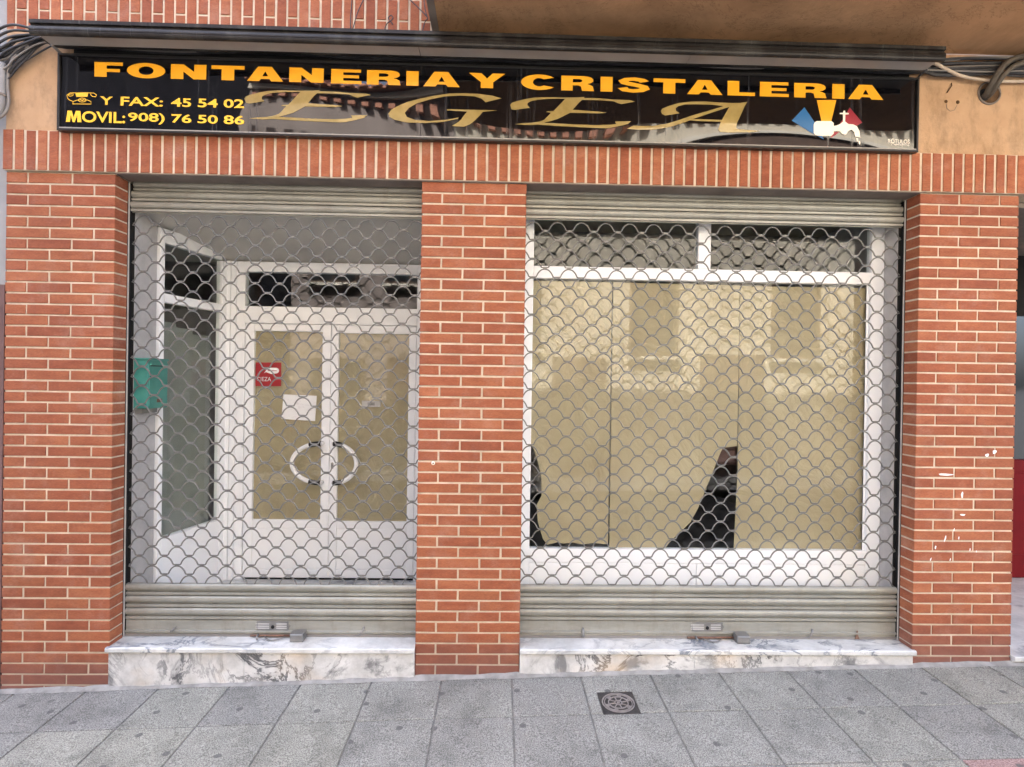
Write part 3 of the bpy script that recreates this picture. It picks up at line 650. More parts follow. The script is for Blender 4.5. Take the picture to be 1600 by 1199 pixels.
# traced lettering, metres in the plane of the sign
SCRIPT = (("script", ((-1.482, 3.432), (-1.474, 3.444), (-1.445, 3.455), (-1.397, 3.469), (-1.345, 3.479), (-1.27, 3.484), (-1.164, 3.485), (-1.095, 3.487), (-1.052, 3.491), (-1.059, 3.485), (-0.972, 3.485), (-0.881, 3.48), (-0.79, 3.479), (-0.76, 3.472), (-0.796, 3.464), (-0.838, 3.454), (-0.86, 3.461), (-0.884, 3.47), (-0.961, 3.473), (-1.068, 3.473), (-1.084, 3.459), (-1.12, 3.415), (-0.982, 3.409), (-0.923, 3.404), (-0.96, 3.398), (-1.046, 3.397), (-1.136, 3.397), (-1.178, 3.373), (-1.205, 3.359), (-1.247, 3.345), (-1.289, 3.334), (-1.093, 3.328), (-0.97, 3.328), (-0.906, 3.332), (-0.866, 3.339), (-0.873, 3.352), (-0.781, 3.356), (-0.799, 3.34), (-0.826, 3.332), (-0.906, 3.313), (-0.943, 3.311), (-1.066, 3.313), (-1.204, 3.316), (-1.321, 3.321), (-1.369, 3.317), (-1.454, 3.32), (-1.411, 3.327), (-1.358, 3.331), (-1.311, 3.34), (-1.284, 3.352), (-1.245, 3.394), (-1.274, 3.397), (-1.264, 3.402), (-1.232, 3.404), (-1.164, 3.478), (-1.249, 3.475), (-1.323, 3.468), (-1.365, 3.456), (-1.381, 3.445), (-1.384, 3.434), (-1.368, 3.419), (-1.413, 3.412), (-1.455, 3.404), (-1.473, 3.408))), ("script", ((-0.008, 3.475), (-0.059, 3.488), (-0.134, 3.496), (-0.221, 3.498), (-0.307, 3.494), (-0.394, 3.479), (-0.474, 3.46), (-0.548, 3.439), (-0.605, 3.413), (-0.644, 3.39), (-0.659, 3.367), (-0.653, 3.349), (-0.622, 3.333), (-0.552, 3.32), (-0.449, 3.319), (-0.345, 3.329), (-0.259, 3.349), (-0.253, 3.357), (-0.334, 3.341), (-0.426, 3.332), (-0.507, 3.336), (-0.553, 3.352), (-0.565, 3.375), (-0.542, 3.404), (-0.497, 3.431), (-0.422, 3.456), (-0.336, 3.476), (-0.244, 3.484), (-0.163, 3.481), (-0.125, 3.47), (-0.099, 3.45))), ("script2", ((-0.323, 3.403), (-0.031, 3.404), (-0.115, 3.394), (-0.132, 3.372), (-0.164, 3.339), (-0.189, 3.318), (-0.224, 3.304), (-0.276, 3.305), (-0.293, 3.307), (-0.259, 3.328), (-0.242, 3.343), (-0.225, 3.369), (-0.205, 3.393), (-0.323, 3.396))), ("script", ((0.043, 3.437), (0.051, 3.45), (0.08, 3.461), (0.128, 3.474), (0.181, 3.484), (0.256, 3.489), (0.363, 3.49), (0.433, 3.492), (0.476, 3.496), (0.469, 3.49), (0.556, 3.49), (0.648, 3.485), (0.739, 3.484), (0.77, 3.477), (0.734, 3.469), (0.691, 3.46), (0.669, 3.466), (0.645, 3.475), (0.567, 3.479), (0.46, 3.478), (0.444, 3.464), (0.407, 3.42), (0.547, 3.414), (0.606, 3.409), (0.568, 3.403), (0.482, 3.403), (0.391, 3.402), (0.349, 3.379), (0.322, 3.365), (0.279, 3.35), (0.237, 3.34), (0.435, 3.334), (0.559, 3.334), (0.623, 3.338), (0.663, 3.344), (0.656, 3.358), (0.749, 3.362), (0.731, 3.346), (0.704, 3.337), (0.623, 3.319), (0.586, 3.317), (0.462, 3.319), (0.323, 3.322), (0.205, 3.327), (0.157, 3.323), (0.071, 3.326), (0.114, 3.333), (0.167, 3.337), (0.215, 3.346), (0.242, 3.357), (0.281, 3.399), (0.252, 3.403), (0.263, 3.407), (0.295, 3.409), (0.363, 3.483), (0.277, 3.48), (0.203, 3.473), (0.16, 3.462), (0.144, 3.451), (0.142, 3.44), (0.158, 3.424), (0.113, 3.418), (0.07, 3.41), (0.051, 3.413))), ("script", ((0.924, 3.427), (0.931, 3.439), (0.971, 3.457), (1.029, 3.475), (1.1, 3.485), (1.182, 3.488), (1.265, 3.484), (1.347, 3.483), (1.389, 3.485), (1.432, 3.492), (1.418, 3.469), (1.384, 3.392), (1.372, 3.366), (1.368, 3.336), (1.385, 3.33), (1.51, 3.324), (1.463, 3.315), (1.315, 3.31), (1.273, 3.312), (1.263, 3.325), (1.273, 3.363), (1.304, 3.422), (1.324, 3.458), (1.303, 3.462), (1.224, 3.47), (1.135, 3.47), (1.065, 3.467), (1.024, 3.456), (1.01, 3.444), (1.012, 3.429), (1.033, 3.415), (0.989, 3.407), (0.948, 3.401), (0.93, 3.409))), ("script2", ((1.294, 3.464), (1.321, 3.458), (1.23, 3.426), (1.136, 3.392), (1.066, 3.364), (0.984, 3.335), (0.891, 3.317), (0.797, 3.313), (0.726, 3.317), (0.761, 3.336), (0.873, 3.336), (0.949, 3.35), (1.019, 3.371), (1.101, 3.402), (1.195, 3.431))), ("script3", ((1.101, 3.382), (1.196, 3.383), (1.287, 3.382), (1.278, 3.371), (1.137, 3.372), (1.09, 3.375))), ("blue", ((1.771, 3.47), (1.697, 3.389), (1.809, 3.325), (1.89, 3.285), (1.83, 3.387))), ("yellow", ((1.845, 3.515), (1.961, 3.518), (1.932, 3.392), (1.873, 3.391))), ("red", ((2.042, 3.476), (2.117, 3.389), (2.087, 3.37), (2.025, 3.373), (1.982, 3.378), (2.0, 3.403))), ("red", ((1.947, 3.329), (1.982, 3.332), (1.958, 3.311), (1.927, 3.292))), ("white", ((1.827, 3.368), (1.833, 3.383), (1.845, 3.39), (1.932, 3.392), (1.946, 3.381), (1.946, 3.364), (1.963, 3.367), (1.982, 3.375), (2.001, 3.391), (2.001, 3.434), (1.982, 3.435), (1.982, 3.442), (2.002, 3.444), (2.004, 3.455), (2.013, 3.456), (2.015, 3.444), (2.035, 3.443), (2.035, 3.435), (2.015, 3.433), (2.014, 3.392), (2.034, 3.377), (2.062, 3.376), (2.084, 3.366), (2.1, 3.339), (2.105, 3.301), (2.075, 3.305), (2.069, 3.332), (2.054, 3.345), (2.035, 3.34), (2.023, 3.318), (2.013, 3.313), (1.998, 3.318), (1.982, 3.333), (1.964, 3.334), (1.947, 3.332), (1.947, 3.32), (1.935, 3.306), (1.853, 3.305), (1.837, 3.309), (1.828, 3.321))), ("white", ((2.082, 3.296), (2.092, 3.294), (2.094, 3.276), (2.086, 3.276))), ("white", ((2.095, 3.281), (2.104, 3.278), (2.107, 3.26), (2.099, 3.261))))
CAPS = [('F', -2.331, -2.172, 3.536, 3.619), ('O', -2.149, -1.933, 3.5355, 3.619), ('N', -1.901, -1.701, 3.535, 3.619), ('T', -1.672, -1.484, 3.5345, 3.618), ('A', -1.468, -1.263, 3.534, 3.618), ('N', -1.229, -1.033, 3.534, 3.618), ('E', -0.99, -0.817, 3.533, 3.617), ('R', -0.786, -0.592, 3.533, 3.617), ('I', -0.559, -0.489, 3.5325, 3.617), ('A', -0.461, -0.251, 3.532, 3.617), ('Y', -0.198, 0.011, 3.5315, 3.616), ('C', 0.104, 0.313, 3.531, 3.616), ('R', 0.338, 0.529, 3.5305, 3.615), ('I', 0.567, 0.637, 3.53, 3.615), ('S', 0.668, 0.855, 3.5295, 3.615), ('T', 0.877, 1.064, 3.529, 3.615), ('A', 1.076, 1.284, 3.529, 3.614), ('L', 1.315, 1.477, 3.5285, 3.614), ('E', 1.506, 1.678, 3.528, 3.614), ('R', 1.71, 1.902, 3.5275, 3.613), ('I', 1.937, 2.01, 3.527, 3.613), ('A', 2.032, 2.241, 3.527, 3.613)]
SMALL = [('Y', -2.297, -2.224, 3.375, 3.423), ('FAX:', -2.181, -1.943, 3.373, 3.425), ('45', -1.897, -1.783, 3.375, 3.425), ('54', -1.746, -1.633, 3.376, 3.426), ('02', -1.6, -1.484, 3.377, 3.427), ('MOVIL:', -2.485, -2.153, 3.272, 3.336), ('908)', -2.137, -1.931, 3.271, 3.335), ('76', -1.893, -1.78, 3.283, 3.333), ('50', -1.745, -1.632, 3.284, 3.333), ('86', -1.599, -1.482, 3.284, 3.335), ('RÓTULOS', 2.273, 2.404, 3.272, 3.302), ('Cartagena', 2.293, 2.402, 3.256, 3.271)]
PHONE = [[(-2.434, 3.44), (-2.364, 3.442), (-2.367, 3.417), (-2.428, 3.415), (-2.434, 3.44)], [(-2.434, 3.439), (-2.464, 3.438), (-2.482, 3.425), (-2.478, 3.408), (-2.467, 3.397), (-2.449, 3.39)], [(-2.475, 3.427), (-2.462, 3.432), (-2.446, 3.432), (-2.448, 3.424), (-2.462, 3.419), (-2.473, 3.421), (-2.475, 3.427)], [(-2.364, 3.441), (-2.332, 3.441), (-2.317, 3.431), (-2.321, 3.419), (-2.339, 3.421), (-2.349, 3.43), (-2.35, 3.437)], [(-2.447, 3.375), (-2.447, 3.389), (-2.424, 3.398), (-2.367, 3.4), (-2.347, 3.392), (-2.345, 3.377), (-2.447, 3.375)], [(-2.419, 3.398), (-2.41, 3.407), (-2.397, 3.411), (-2.381, 3.408), (-2.373, 3.399), (-2.381, 3.39), (-2.396, 3.387), (-2.41, 3.389), (-2.419, 3.398)], [(-2.43, 3.433), (-2.396, 3.428), (-2.366, 3.435)], [(-2.406, 3.403), (-2.396, 3.394), (-2.387, 3.403)]]
# ------------------------------------------------------------------ sign
SX0, SX1, SZ0, SZ1 = -2.532, 2.452, 3.222, 3.660; SZC = (SZ0+SZ1)/2; SH = (SZ1-SZ0)/2-.012
def PY(x, z): return -.055+.0026*math.sin(2.3*x+.9)*math.cos(13*(z-SZC)+.6*x)+.0008*math.sin(6.3*x+.4)*math.sin(9*(z-SZC))
sign = thing('shop_sign', 'long glossy black shop sign with yellow and gold lettering', 'sign', (SX0, -.03, SZ0))
nx, nz = 160, 16; pv = []
for j in range(nz+1):
    for i in range(nx+1):
        x = SX0+.014+(SX1-SX0-.028)*i/nx; z = SZ0+.012+(SZ1-SZ0-.024)*j/nz; pv.append((x, PY(x, z), z))
part('panel', MB().add(pv, [(j*(nx+1)+i, j*(nx+1)+i+1, (j+1)*(nx+1)+i+1, (j+1)*(nx+1)+i) for j in range(nz) for i in range(nx)], True), 'sign', sign)
part('box', MB().box(SX0+.004, SX1-.004, -.032, -.001, SZ0+.004, SZ1-.004), 'sign_frame', sign)
part('frame_bottom', MB().box(SX0, SX1, -.066, -.0325, SZ0, SZ0+.012, .002), 'sign_frame', sign); part('frame_top', MB().box(SX0, SX1, -.066, -.0325, SZ1-.012, SZ1, .002), 'sign_frame', sign)
part('frame_side', MB().box(SX0, SX0+.013, -.066, -.0325, SZ0+.0125, SZ1-.0125, .002), 'sign_frame', sign); part('frame_side', MB().box(SX1-.013, SX1, -.066, -.0325, SZ0+.0125, SZ1-.0125, .002), 'sign_frame', sign)
part('edge_strip', MB().box(SX0+.0135, SX1-.0135, -.0645, -.058, SZ0+.0125, SZ0+.0185), 'sign_edge', sign)
part('panel_joint', MB().plate([(-.475, SZ0+.02), (-.4725, SZ0+.02), (-.4725, SZ1-.014), (-.475, SZ1-.014)], lambda x, z: PY(x, z)-.0004, 0), 'dark', sign)
def ribbon(cl, a, b, close=False):
    """outline of a stroke drawn with an elliptic pen (half widths a, b)"""
    L_, R2 = [], []
    for i, p in enumerate(cl):
        q0, q1 = cl[max(i-1, 0)], cl[min(i+1, len(cl)-1)]
        tx, tz = q1[0]-q0[0], q1[1]-q0[1]; l_ = math.hypot(tx, tz); nx_, nz_ = -tz/l_, tx/l_
        d = math.sqrt(a*a*nx_*nx_+b*b*nz_*nz_); ox, oz = a*a*nx_/d, b*b*nz_/d
        L_.append((p[0]+ox, p[1]+oz)); R2.append((p[0]-ox, p[1]-oz))
    return L_+R2[::-1]
GL = {
 'F': ([[(0, 0), (.43, 0), (.43, .34), (.89, .34), (.89, .55), (.43, .55), (.43, .78), (1, .78), (1, 1), (0, 1)]], []),
 'E': ([[(0, 0), (1, 0), (1, .21), (.40, .21), (.40, .40), (.92, .40), (.92, .60), (.40, .60), (.40, .79), (.98, .79), (.98, 1), (0, 1)]], []),
 'N': ([[(0, 0), (.35, 0), (.35, .52), (.64, 0), (1, 0), (1, 1), (.66, 1), (.66, .50), (.36, 1), (0, 1)]], []),
 'T': ([[(.31, 0), (.69, 0), (.69, .75), (1, .75), (1, 1), (0, 1), (0, .75), (.31, .75)]], []),
 'I': ([[(0, 0), (1, 0), (1, 1), (0, 1)]], []),
 'L': ([[(0, 0), (1, 0), (1, .23), (.42, .23), (.42, 1), (0, 1)]], []),
 'A': ([[(0, 0), (.33, 0), (.385, .15), (.615, .15), (.67, 0), (1, 0), (.68, 1), (.30, 1)]], [[(.415, .33), (.585, .33), (.50, .68)]]),
 'Y': ([[(.33, 0), (.67, 0), (.67, .40), (1, 1), (.66, 1), (.50, .64), (.34, 1), (0, 1), (.33, .40)]], []),
 'O': ([arc(.5, .5, .5, .52, 0, 350, 35)], [arc(.5, .5, .195, .29, 0, 345, 23)]),
 'C': ([arc(.51, .5, .51, .52, 38, 322, 30)+arc(.51, .5, .18, .28, 312, 48, 22)], []),
 'R': ([[(0, 0), (.35, 0), (.35, .36), (.52, .36), (.60, .30), (.64, 0), (1, 0), (.96, .32), (.86, .43), (.78, .47), (.90, .53), (.97, .64), (.97, .78), (.92, .90), (.82, .97), (.70, 1), (0, 1)]], [[(.35, .56), (.56, .56), (.62, .60), (.64, .68), (.62, .75), (.56, .79), (.35, .79)]]),
}
S_CL = [(.84, .72), (.74, .84), (.52, .90), (.28, .86), (.17, .75), (.22, .63), (.42, .55), (.62, .48), (.81, .39), (.85, .26), (.72, .14), (.48, .10), (.24, .15), (.15, .30)]
GL['S'] = ([ribbon(S_CL, .16, .115)], [])
for ch, xl, xr, zb, zt in CAPS:
    for outer in GL[ch][0]:
        mp = lambda p: (xl+(xr-xl)*p[0], zb+(zt-zb)*p[1])
        part('letter', MB().plate([mp(p) for p in outer], lambda x, z: PY(x, z)-.0018, .0012, [[mp(p) for p in h] for h in GL[ch][1]]), 'yellow', sign)
off = {'script': .0022, 'script2': .0026, 'script3': .0024, 'blue': .0018, 'yellow': .0020, 'red': .0018, 'white': .0030}
mt = {'script': 'gold', 'script2': 'gold', 'script3': 'gold', 'blue': 'sblue', 'yellow': 'yellow', 'red': 'sred', 'white': 'swhite'}
nm = {'script': 'script_letter', 'script2': 'script_stroke', 'script3': 'script_stroke', 'blue': 'blue_ray', 'yellow': 'yellow_ray', 'red': 'red_ray', 'white': 'tap_emblem'}
def script_shape(kind, pts):
    part(nm[kind], MB().plate(pts, lambda x, z: PY(x, z)-off[kind], .0009), mt[kind], sign)
for kind, pts in SCRIPT: script_shape(kind, pts)
for poly in PHONE: part('phone_emblem', MB().plate(ribbon(list(poly), .0017, .0017), lambda x, z: PY(x, z)-.0018, 0), 'lemon', sign)
def text_mesh(body, box_, yf, bold):
    cu = bpy.data.curves.new('text', 'FONT'); cu.body = body; cu.size = 1; cu.offset = bold; cu.resolution_u = 4; cu.fill_mode = 'FRONT'
    o = bpy.data.objects.new('text', cu); col.objects.link(o)
    dg = bpy.context.evaluated_depsgraph_get(); me = o.evaluated_get(dg).to_mesh()
    vs2 = [tuple(v.co) for v in me.vertices]; fs2 = [tuple(p.vertices) for p in me.polygons]
    o.evaluated_get(dg).to_mesh_clear(); bpy.data.objects.remove(o); bpy.data.curves.remove(cu)
    x0 = min(v[0] for v in vs2); x1 = max(v[0] for v in vs2); y0 = min(v[1] for v in vs2); y1 = max(v[1] for v in vs2)
    a, b, c, d = box_; pts = [(a+(v[0]-x0)/(x1-x0)*(b-a), c+(v[1]-y0)/(y1-y0)*(d-c)) for v in vs2]
    return MB().add([(x, yf(x, z), z) for x, z in pts], fs2)
for s_, a, b, c, d in SMALL:
    if s_ == 'MOVIL:':
        u = (b-a)*.262; L_ = [(a, c), (a+u*.26, c), (a+u*.31, c+(d-c)*.62), (a+u*.43, c), (a+u*.57, c), (a+u*.72, c+(d-c)*.60), (a+u*.74, c), (a+u, c), (a+u*.92, d), (a+u*.64, d), (a+u*.50, c+(d-c)*.42), (a+u*.38, d), (a+u*.10, d)]
        part('phone_text', MB().plate(L_, lambda x, z: PY(x, z)-.0018, 0), 'lemon', sign); s_, a = 'OVIL:', a+u*1.03
    tiny = d-c < .035
    part('sign_text' if tiny else 'phone_text', text_mesh(s_, (a, b, c, d), lambda x, z: PY(x, z)-.0018, .010 if tiny else .022), 'swhite' if tiny else 'lemon', sign)
part('lettering', text_mesh('CIEZA', (-1.842, -1.735, 1.806, 1.838), lambda a, b: DY+.0078, .0), 'white', st)

# ------------------------------------------------------------------ hood over the sign
HX0, HX1 = -2.545, 2.462
hood = thing('sign_hood', 'dark metal hood projecting over the black shop sign', 'hood', (HX0, -.12, 3.68))
part('lip', MB().extrude_x([(-.246, 3.736), (-.246, 3.717), (-.236, 3.715), (-.225, 3.715), (-.225, 3.736)], HX0, HX1), 'fascia', hood)
fp = [(-.234, 3.7145), (-.234, 3.708), (-.241, 3.704), (-.2455, 3.697), (-.2475, 3.687), (-.2475, 3.680), (-.2455, 3.678), (-.2455, 3.674), (-.2470, 3.672), (-.2440, 3.664), (-.238, 3.658), (-.231, 3.6565), (-.226, 3.6565), (-.226, 3.7145)]
part('fascia', MB().extrude_x(fp, HX0, HX1), 'fascia', hood)
for a, b in ((HX0+.004, -.475), (-.472, 1.055), (1.058, HX1-.004)): part('underside_panel', MB().box(a, b, -.2255, -.095, 3.685, 3.690), 'hood_plate', hood)
part('dark_backing', MB().box(HX0+.06, HX1-.03, -.006, -.0012, 3.655, 3.75), 'dark', hood)  # black sheet added to paint the recess behind the hood as shade
part('back_rail', MB().box(HX0+.002, HX1-.002, -.0945, -.082, 3.680, 3.715), 'fascia', hood)
part('top_plate', MB().extrude_x([(-.2245, 3.736), (-.001, 3.752), (-.001, 3.756), (-.2245, 3.740)], HX0, HX1), 'fascia', hood)
for x0_, x1_ in ((HX0, HX0+.003), (HX1-.003, HX1)): part('end_cap', MB().box(x0_, x1_, -.2250, -.0955, 3.6905, 3.735), 'fascia', hood)
part('bracket', MB().tube([(-2.535, -.10, 3.684), (-2.54, -.03, 3.675), (-2.54, -.002, 3.672)], .009, 8), 'cable_grey', hood); part('bracket', MB().tube([(2.455, -.10, 3.684), (2.47, -.03, 3.68), (2.47, -.002, 3.678)], .007, 8), 'cable', hood)

# ------------------------------------------------------------------ cables and pipes
def smooth(pts, n=6):
    P_ = [Vector(p) for p in pts]; P_ = [P_[0]]+P_+[P_[-1]]; o_ = []
    for i in range(1, len(P_)-2):
        a, b, c, d = P_[i-1:i+3]
        for k_ in range(n):
            t_ = k_/n; o_.append(.5*((2*b)+(c-a)*t_+(2*a-5*b+4*c-d)*t_*t_+(3*b-a-3*c+d)*t_**3))
    return o_+[P_[-2]]
def cable(name, pts, r, mat, label, cat='cable', group=None, k=7): return thing(name, label, cat, pts[0], group, MB().tube(smooth(pts), r, k), mat)
rc = random.Random(3)
for i in range(11):                                                           # bundle: in from the left, behind the hood, out to the right
    u = i/10; zl = 3.50+.20*u+rc.uniform(-.012, .012); ze = 3.735+.055*u; y = -.022-.035*rc.random()
    zb = 3.70+.035*rc.random(); zr = 3.70+.105*u
    pts = [(-4.2, y, zl-.24), (-3.2, y, zl-.06), (-2.87, y, zl), (-2.76, y-.01, zl+.085-.03*u), (-2.64, y-.004, ze-.028+rc.uniform(-.012, .012)), (-2.52, -.05+.02*rc.random(), zb+.012)]
    for q in range(1, 9): pts.append((-2.5+q*.55, -.02-.035*rc.random(), 3.697+.036*rc.random()))
    pts += [(2.42, -.045+.02*rc.random(), zb), (2.60, y, zr-.02+rc.uniform(-.01, .01)), (2.9, y, zr+rc.uniform(-.012, .012)), (3.2, y, zr+rc.uniform(-.01, .01)), (4.2, y, zr)]
    cable('cable', pts, .0045+.006*rc.random(), 'cable' if i % 4 != 2 else 'cable_grey', 'black and grey cable in the bundle running behind the sign hood', 'cable', 'cables in the bundle behind the hood')
for i in range(5):
    zq = 3.60+.035*i
    cable('cable', [(-3.4, -.05, zq-.16), (-2.95, -.06-.006*i, zq-.02), (-2.80, -.075, zq+.06), (-2.70, -.08, zq+.10-.012*i), (-2.60, -.07, 3.745+.006*i), (-2.50, -.03, 3.752+.0035*i)], .007, 'cable', 'black cable in the bundle bulging out at the left end of the hood', 'cable', 'cables bulging out left of the hood')
cable('cable', [(2.40, -.07, 3.735), (2.52, -.07, 3.745), (2.60, -.06, 3.722), (2.70, -.05, 3.688), (2.83, -.04, 3.672), (2.97, -.035, 3.668), (3.12, -.03, 3.674), (3.6, -.03, 3.70)], .0095, 'cable_white', 'off white cable sagging along the stucco right of the sign')
def corrugated(pts, r, label):
    P_ = smooth(pts, 22); rr = [r*(1+.10*(i % 2)) for i in range(len(P_))]
    return thing('corrugated_conduit', label, 'conduit', pts[0], 'conduits entering the wall hole', MB().tube(P_, rr, 9), 'conduit')
corrugated([(3.8, -.04, 3.83), (3.3, -.05, 3.825), (3.08, -.06, 3.805), (2.965, -.075, 3.755), (2.905, -.085, 3.69), (2.885, -.07, 3.64), (2.888, -.03, 3.597), (2.89, .0, 3.59)], .016, 'corrugated conduit bending down into the round wall hole, outer one')
corrugated([(3.8, -.055, 3.785), (3.3, -.065, 3.785), (3.11, -.075, 3.768), (3.00, -.085, 3.73), (2.935, -.090, 3.675), (2.908, -.07, 3.62), (2.910, -.03, 3.592), (2.912, .0, 3.588)], .014, 'corrugated conduit bending down into the round wall hole, inner one')
wh = thing('wall_hole', 'round hole packed with brown foam in the stucco right of the sign', 'hole', (2.921, 0, 3.612), None, MB().tube([(2.925, -.004, 3.612), (2.925, -.002, 3.612)], .066, 26), 'foam')
part('rim', MB().tube([(2.925+.066*math.cos(q), -.004, 3.612+.066*math.sin(q)) for q in [2*math.pi*i/28 for i in range(29)]], .006, 6), 'cement', wh)
part('dark_gap', MB().tube([(2.893, -.0085, 3.60), (2.893, -.0045, 3.60)], .036, 18), 'dark', wh)
cable('tie_wire', [(-3.4, -.045, 3.30), (-2.87, -.045, 3.538), (-2.60, -.05, 3.694), (-2.54, -.06, 3.706)], .0045, 'cable', 'taut thin black wire rising across the peach stucco to the sign', 'wire')
pp = thing('drainpipe', 'grey plastic pipe beside the stucco at the left edge', 'pipe', (-2.86, -.04, 3.24), None, MB().tube(smooth([(-2.855, -.05, 3.60), (-2.855, -.05, 3.45), (-2.858, -.05, 3.36), (-2.90, -.05, 3.27), (-2.98, -.05, 3.20)]), .022, 12), 'pipe')
part('clip', MB().tube([(-2.855, -.05, 3.41), (-2.855, -.05, 3.425)], .026, 12), 'cement', pp)
cable('cable', [(-2.70, -.05, 3.70), (-2.77, -.05, 3.655), (-2.815, -.045, 3.58), (-2.828, -.04, 3.48), (-2.822, -.04, 3.38), (-2.845, -.045, 3.31), (-2.93, -.05, 3.25)], .0085, 'cable_grey', 'grey cable curving down beside the drainpipe')
for pts, lb_ in (([(-.905, -.02, 3.76), (-.86, -.02, 3.95), (-.815, -.02, 4.06), (-.75, -.02, 4.25)], 'thin dark wire slanting up the brick wall above the sign'),
                ([(-.893, -.012, 3.76), (-.896, -.012, 3.93), (-.888, -.012, 4.10), (-.888, -.012, 4.4)], 'thin dark wire hanging straight on the brick wall above the sign'),
                ([(-.715, -.02, 3.78), (-.69, -.02, 3.895), (-.661, -.02, 3.926), (-.648, -.02, 3.945), (-.662, -.02, 3.957), (-.676, -.02, 3.94), (-.66, -.02, 3.92), (-.648, -.02, 3.905)], 'short curled wire end on the brick wall above the sign'),
                ([(-.49, -.03, 3.80), (-.462, -.03, 3.915), (-.447, -.03, 3.945), (-.50, -.03, 4.0), (-.56, -.03, 4.06), (-.66, -.03, 4.2)], 'thin wire fixed beside the balcony edge, rising left'),
                ([(-.447, -.028, 3.945), (-.468, -.028, 4.04), (-.48, -.028, 4.3)], 'thin wire fixed beside the balcony edge, rising straight')):
    cable('wire', pts, .0028, 'cable', lb_, 'wire', None, 6)

# ------------------------------------------------------------------ neighbours on both sides
nb = thing('neighbour_building', 'grey rendered building adjoining at the left', 'building', (-6, .05, 0))
part('wall', MB().box(-14, -2.874, .02, 6, -.8, 11.5), 'grey_wall', nb); part('dado', MB().box(-14, -2.873, .008, .0195, -.8, 2.35), 'plum', nb)
rd = thing('neighbour_doorway', 'dark red door deep in the porch right of the shop', 'door', (3.6, 1.37, .2))
for a, c in ((3.112, 4.062), (4.068, 5.03), (5.036, 6.0)):
    lf = part('door_leaf', MB().box(a, c, 1.37, 1.42, .222, 1.23, .003).box(a, a+.10, 1.37, 1.42, 1.231, 2.46, .003).box(c-.10, c, 1.37, 1.42, 1.231, 2.46, .003), 'door_red', rd)
    part('raised_panel', MB().box(a+.14, c-.14, 1.362, 1.3695, .42, 1.12, .004), 'door_red', lf); part('pane', MB().box(a+.101, c-.101, 1.40, 1.41, 1.231, 2.46), 'winglass', lf)
part('pull_handle', MB().tube([(4.12, 1.365, 1.12), (4.12, 1.32, 1.13), (4.12, 1.32, 1.33), (4.12, 1.365, 1.34)], .011, 8), 'lock', rd)
part('dark_backing', MB().box(3.112, 6.0, 1.4205, 1.44, .2, 2.47), 'dark', rd); part('dark_panel', MB().box(3.112, 6.0, 1.385, 1.42, 2.4605, 3.02), 'dark', rd)
part('porch_ceiling', MB().box(3.128, 6.0, .125, 1.369, 2.97, 3.002), 'cement', rd); part('porch_wall', MB().box(6.0, 6.1, .0, 1.42, .0, 3.0), 'cream', rd)
ms = thing('marble_step', 'marble doorstep right of the right brick pillar', 'step', (3.5, -.02, .2))
part('tread', MB().box(3.128, 6.0, -.025, 1.369, .196, .222, .003), 'marble_top', ms); part('riser', MB().box(3.128, 6.0, -.010, .10, .05, .1955), 'marble_riser', ms)
rn = thing('neighbour_building', 'cream building farther right along the street', 'building', (9, 0, 0)); part('wall', MB().box(6.1, 16, -.002, 6, -.3, 3.0).box(9.002, 16, -.002, 6, 3.002, 11), 'cream', rn)

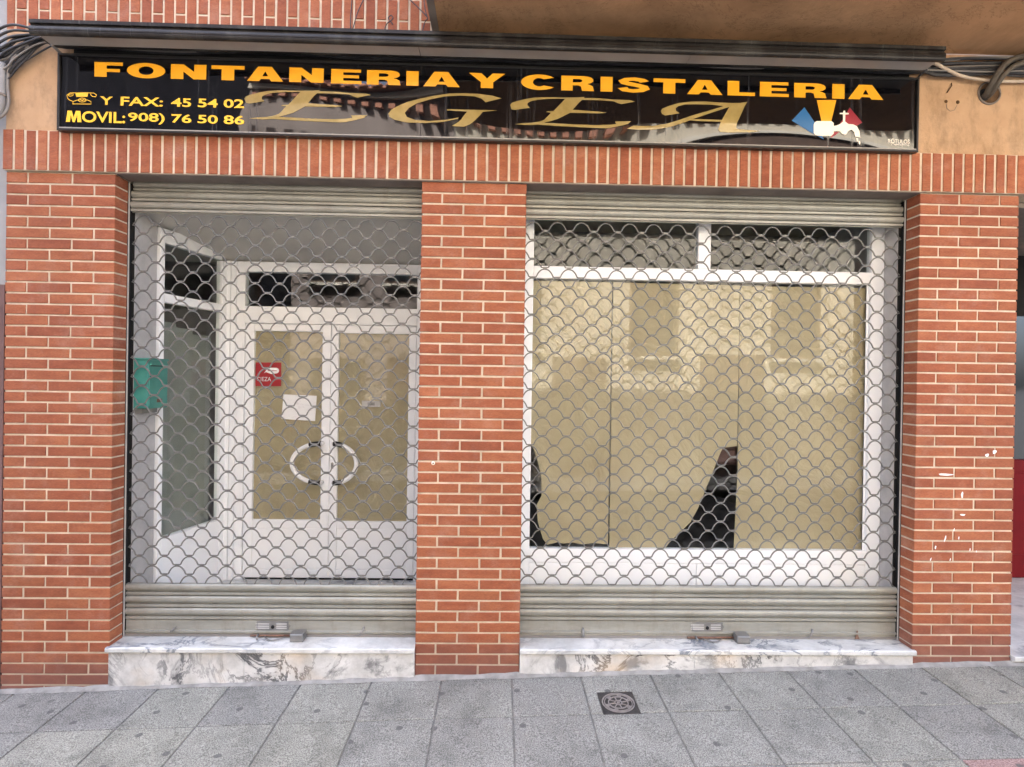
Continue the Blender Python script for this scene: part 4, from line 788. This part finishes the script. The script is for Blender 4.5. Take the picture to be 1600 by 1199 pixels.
# ------------------------------------------------------------------ across the street (seen mirrored in the glass and in the sign)
OY = -6.6
def house(x0, x1, h, mat, label, wins, door, roof='rooftile'):
    t = thing('opposite_house', label, 'house', ((x0+x1)/2, OY-3, 0), 'houses across the street')
    part('wall', MB().box(x0, x1, OY-7, OY, -.6, h), mat, t)
    r = MB().extrude_x([(OY+.42, h+.003), (OY+.42, h+.07), (OY-3.5, h+1.2), (OY-7.3, h+.07), (OY-7.3, h+.003)], x0, x1); ro = part('roof', r, roof, t)
    ev = MB(); x = x0+.1
    while x < x1: ev.tube([(x, OY+.47, h+.075), (x, OY-1.4, h+.55)], .085, 8); x += .22
    e_ = part('eave_tiles', ev, roof, ro); e_['kind'] = 'stuff'
    part('cornice', MB().box(x0, x1, OY+.001, OY+.18, h-.28, h-.06), 'cream', t)
    dn = MB(); x = x0+.1
    while x < x1-.2: dn.box(x, x+.12, OY+.001, OY+.14, h-.62, h-.45); x += .24
    d_ = part('dentil_row', dn, 'rooftile', t); d_['kind'] = 'stuff'
    for wx, wz, ww, wh_ in wins:
        w = part('window', MB().box(wx-ww/2-.06, wx+ww/2+.06, OY+.001, OY+.05, wz-.06, wz+wh_+.06), 'timber', t)
        part('pane', MB().box(wx-ww/2, wx-.02, OY+.0505, OY+.055, wz, wz+wh_).box(wx+.02, wx+ww/2, OY+.0505, OY+.055, wz, wz+wh_), 'winglass', w)
        part('sill', MB().box(wx-ww/2-.1, wx+ww/2+.1, OY+.051, OY+.14, wz-.12, wz-.061), 'cream', w)
    for dx, dw, dh in door: part('door', MB().box(dx-dw/2, dx+dw/2, OY+.001, OY+.06, -.3, dh), 'timber', t)
    return t
house(-14, -4.4, 9.6, 'slate', 'charcoal clad house across the street, seen only mirrored', [(-6, 3.8, 1.0, 1.5), (-8.5, 3.8, 1.0, 1.5)], [(-5.6, 1.1, 2.2)])
house(-4.39, -.9, 6.9, 'pinkish', 'dull pink house across the street, seen only mirrored', [(-3.5, 3.9, .9, 1.7), (-1.9, 3.9, .9, 1.7), (-3.4, .9, 1.0, 1.3)], [(-1.8, 1.1, 2.3)])
hc = house(-.89, 8.5, 7.1, 'ochre', 'yellow ochre house with an added dark timber gallery across the street, seen mirrored', [(.3, 2.5, .8, 1.3), (2.9, 2.4, .8, 1.4), (5.6, 2.4, .8, 1.4)], [(1.5, 1.0, 2.3), (4.4, 1.2, 2.4)])
part('gallery', MB().box(-.3, 8.0, OY+.002, OY+.25, 4.95, 5.8), 'timber', hc); part('gallery_roof', MB().box(-.4, 8.1, OY+.002, OY+.32, 5.803, 5.9), 'cream', hc)  # gallery added so the sign and upper panes mirror a dark band
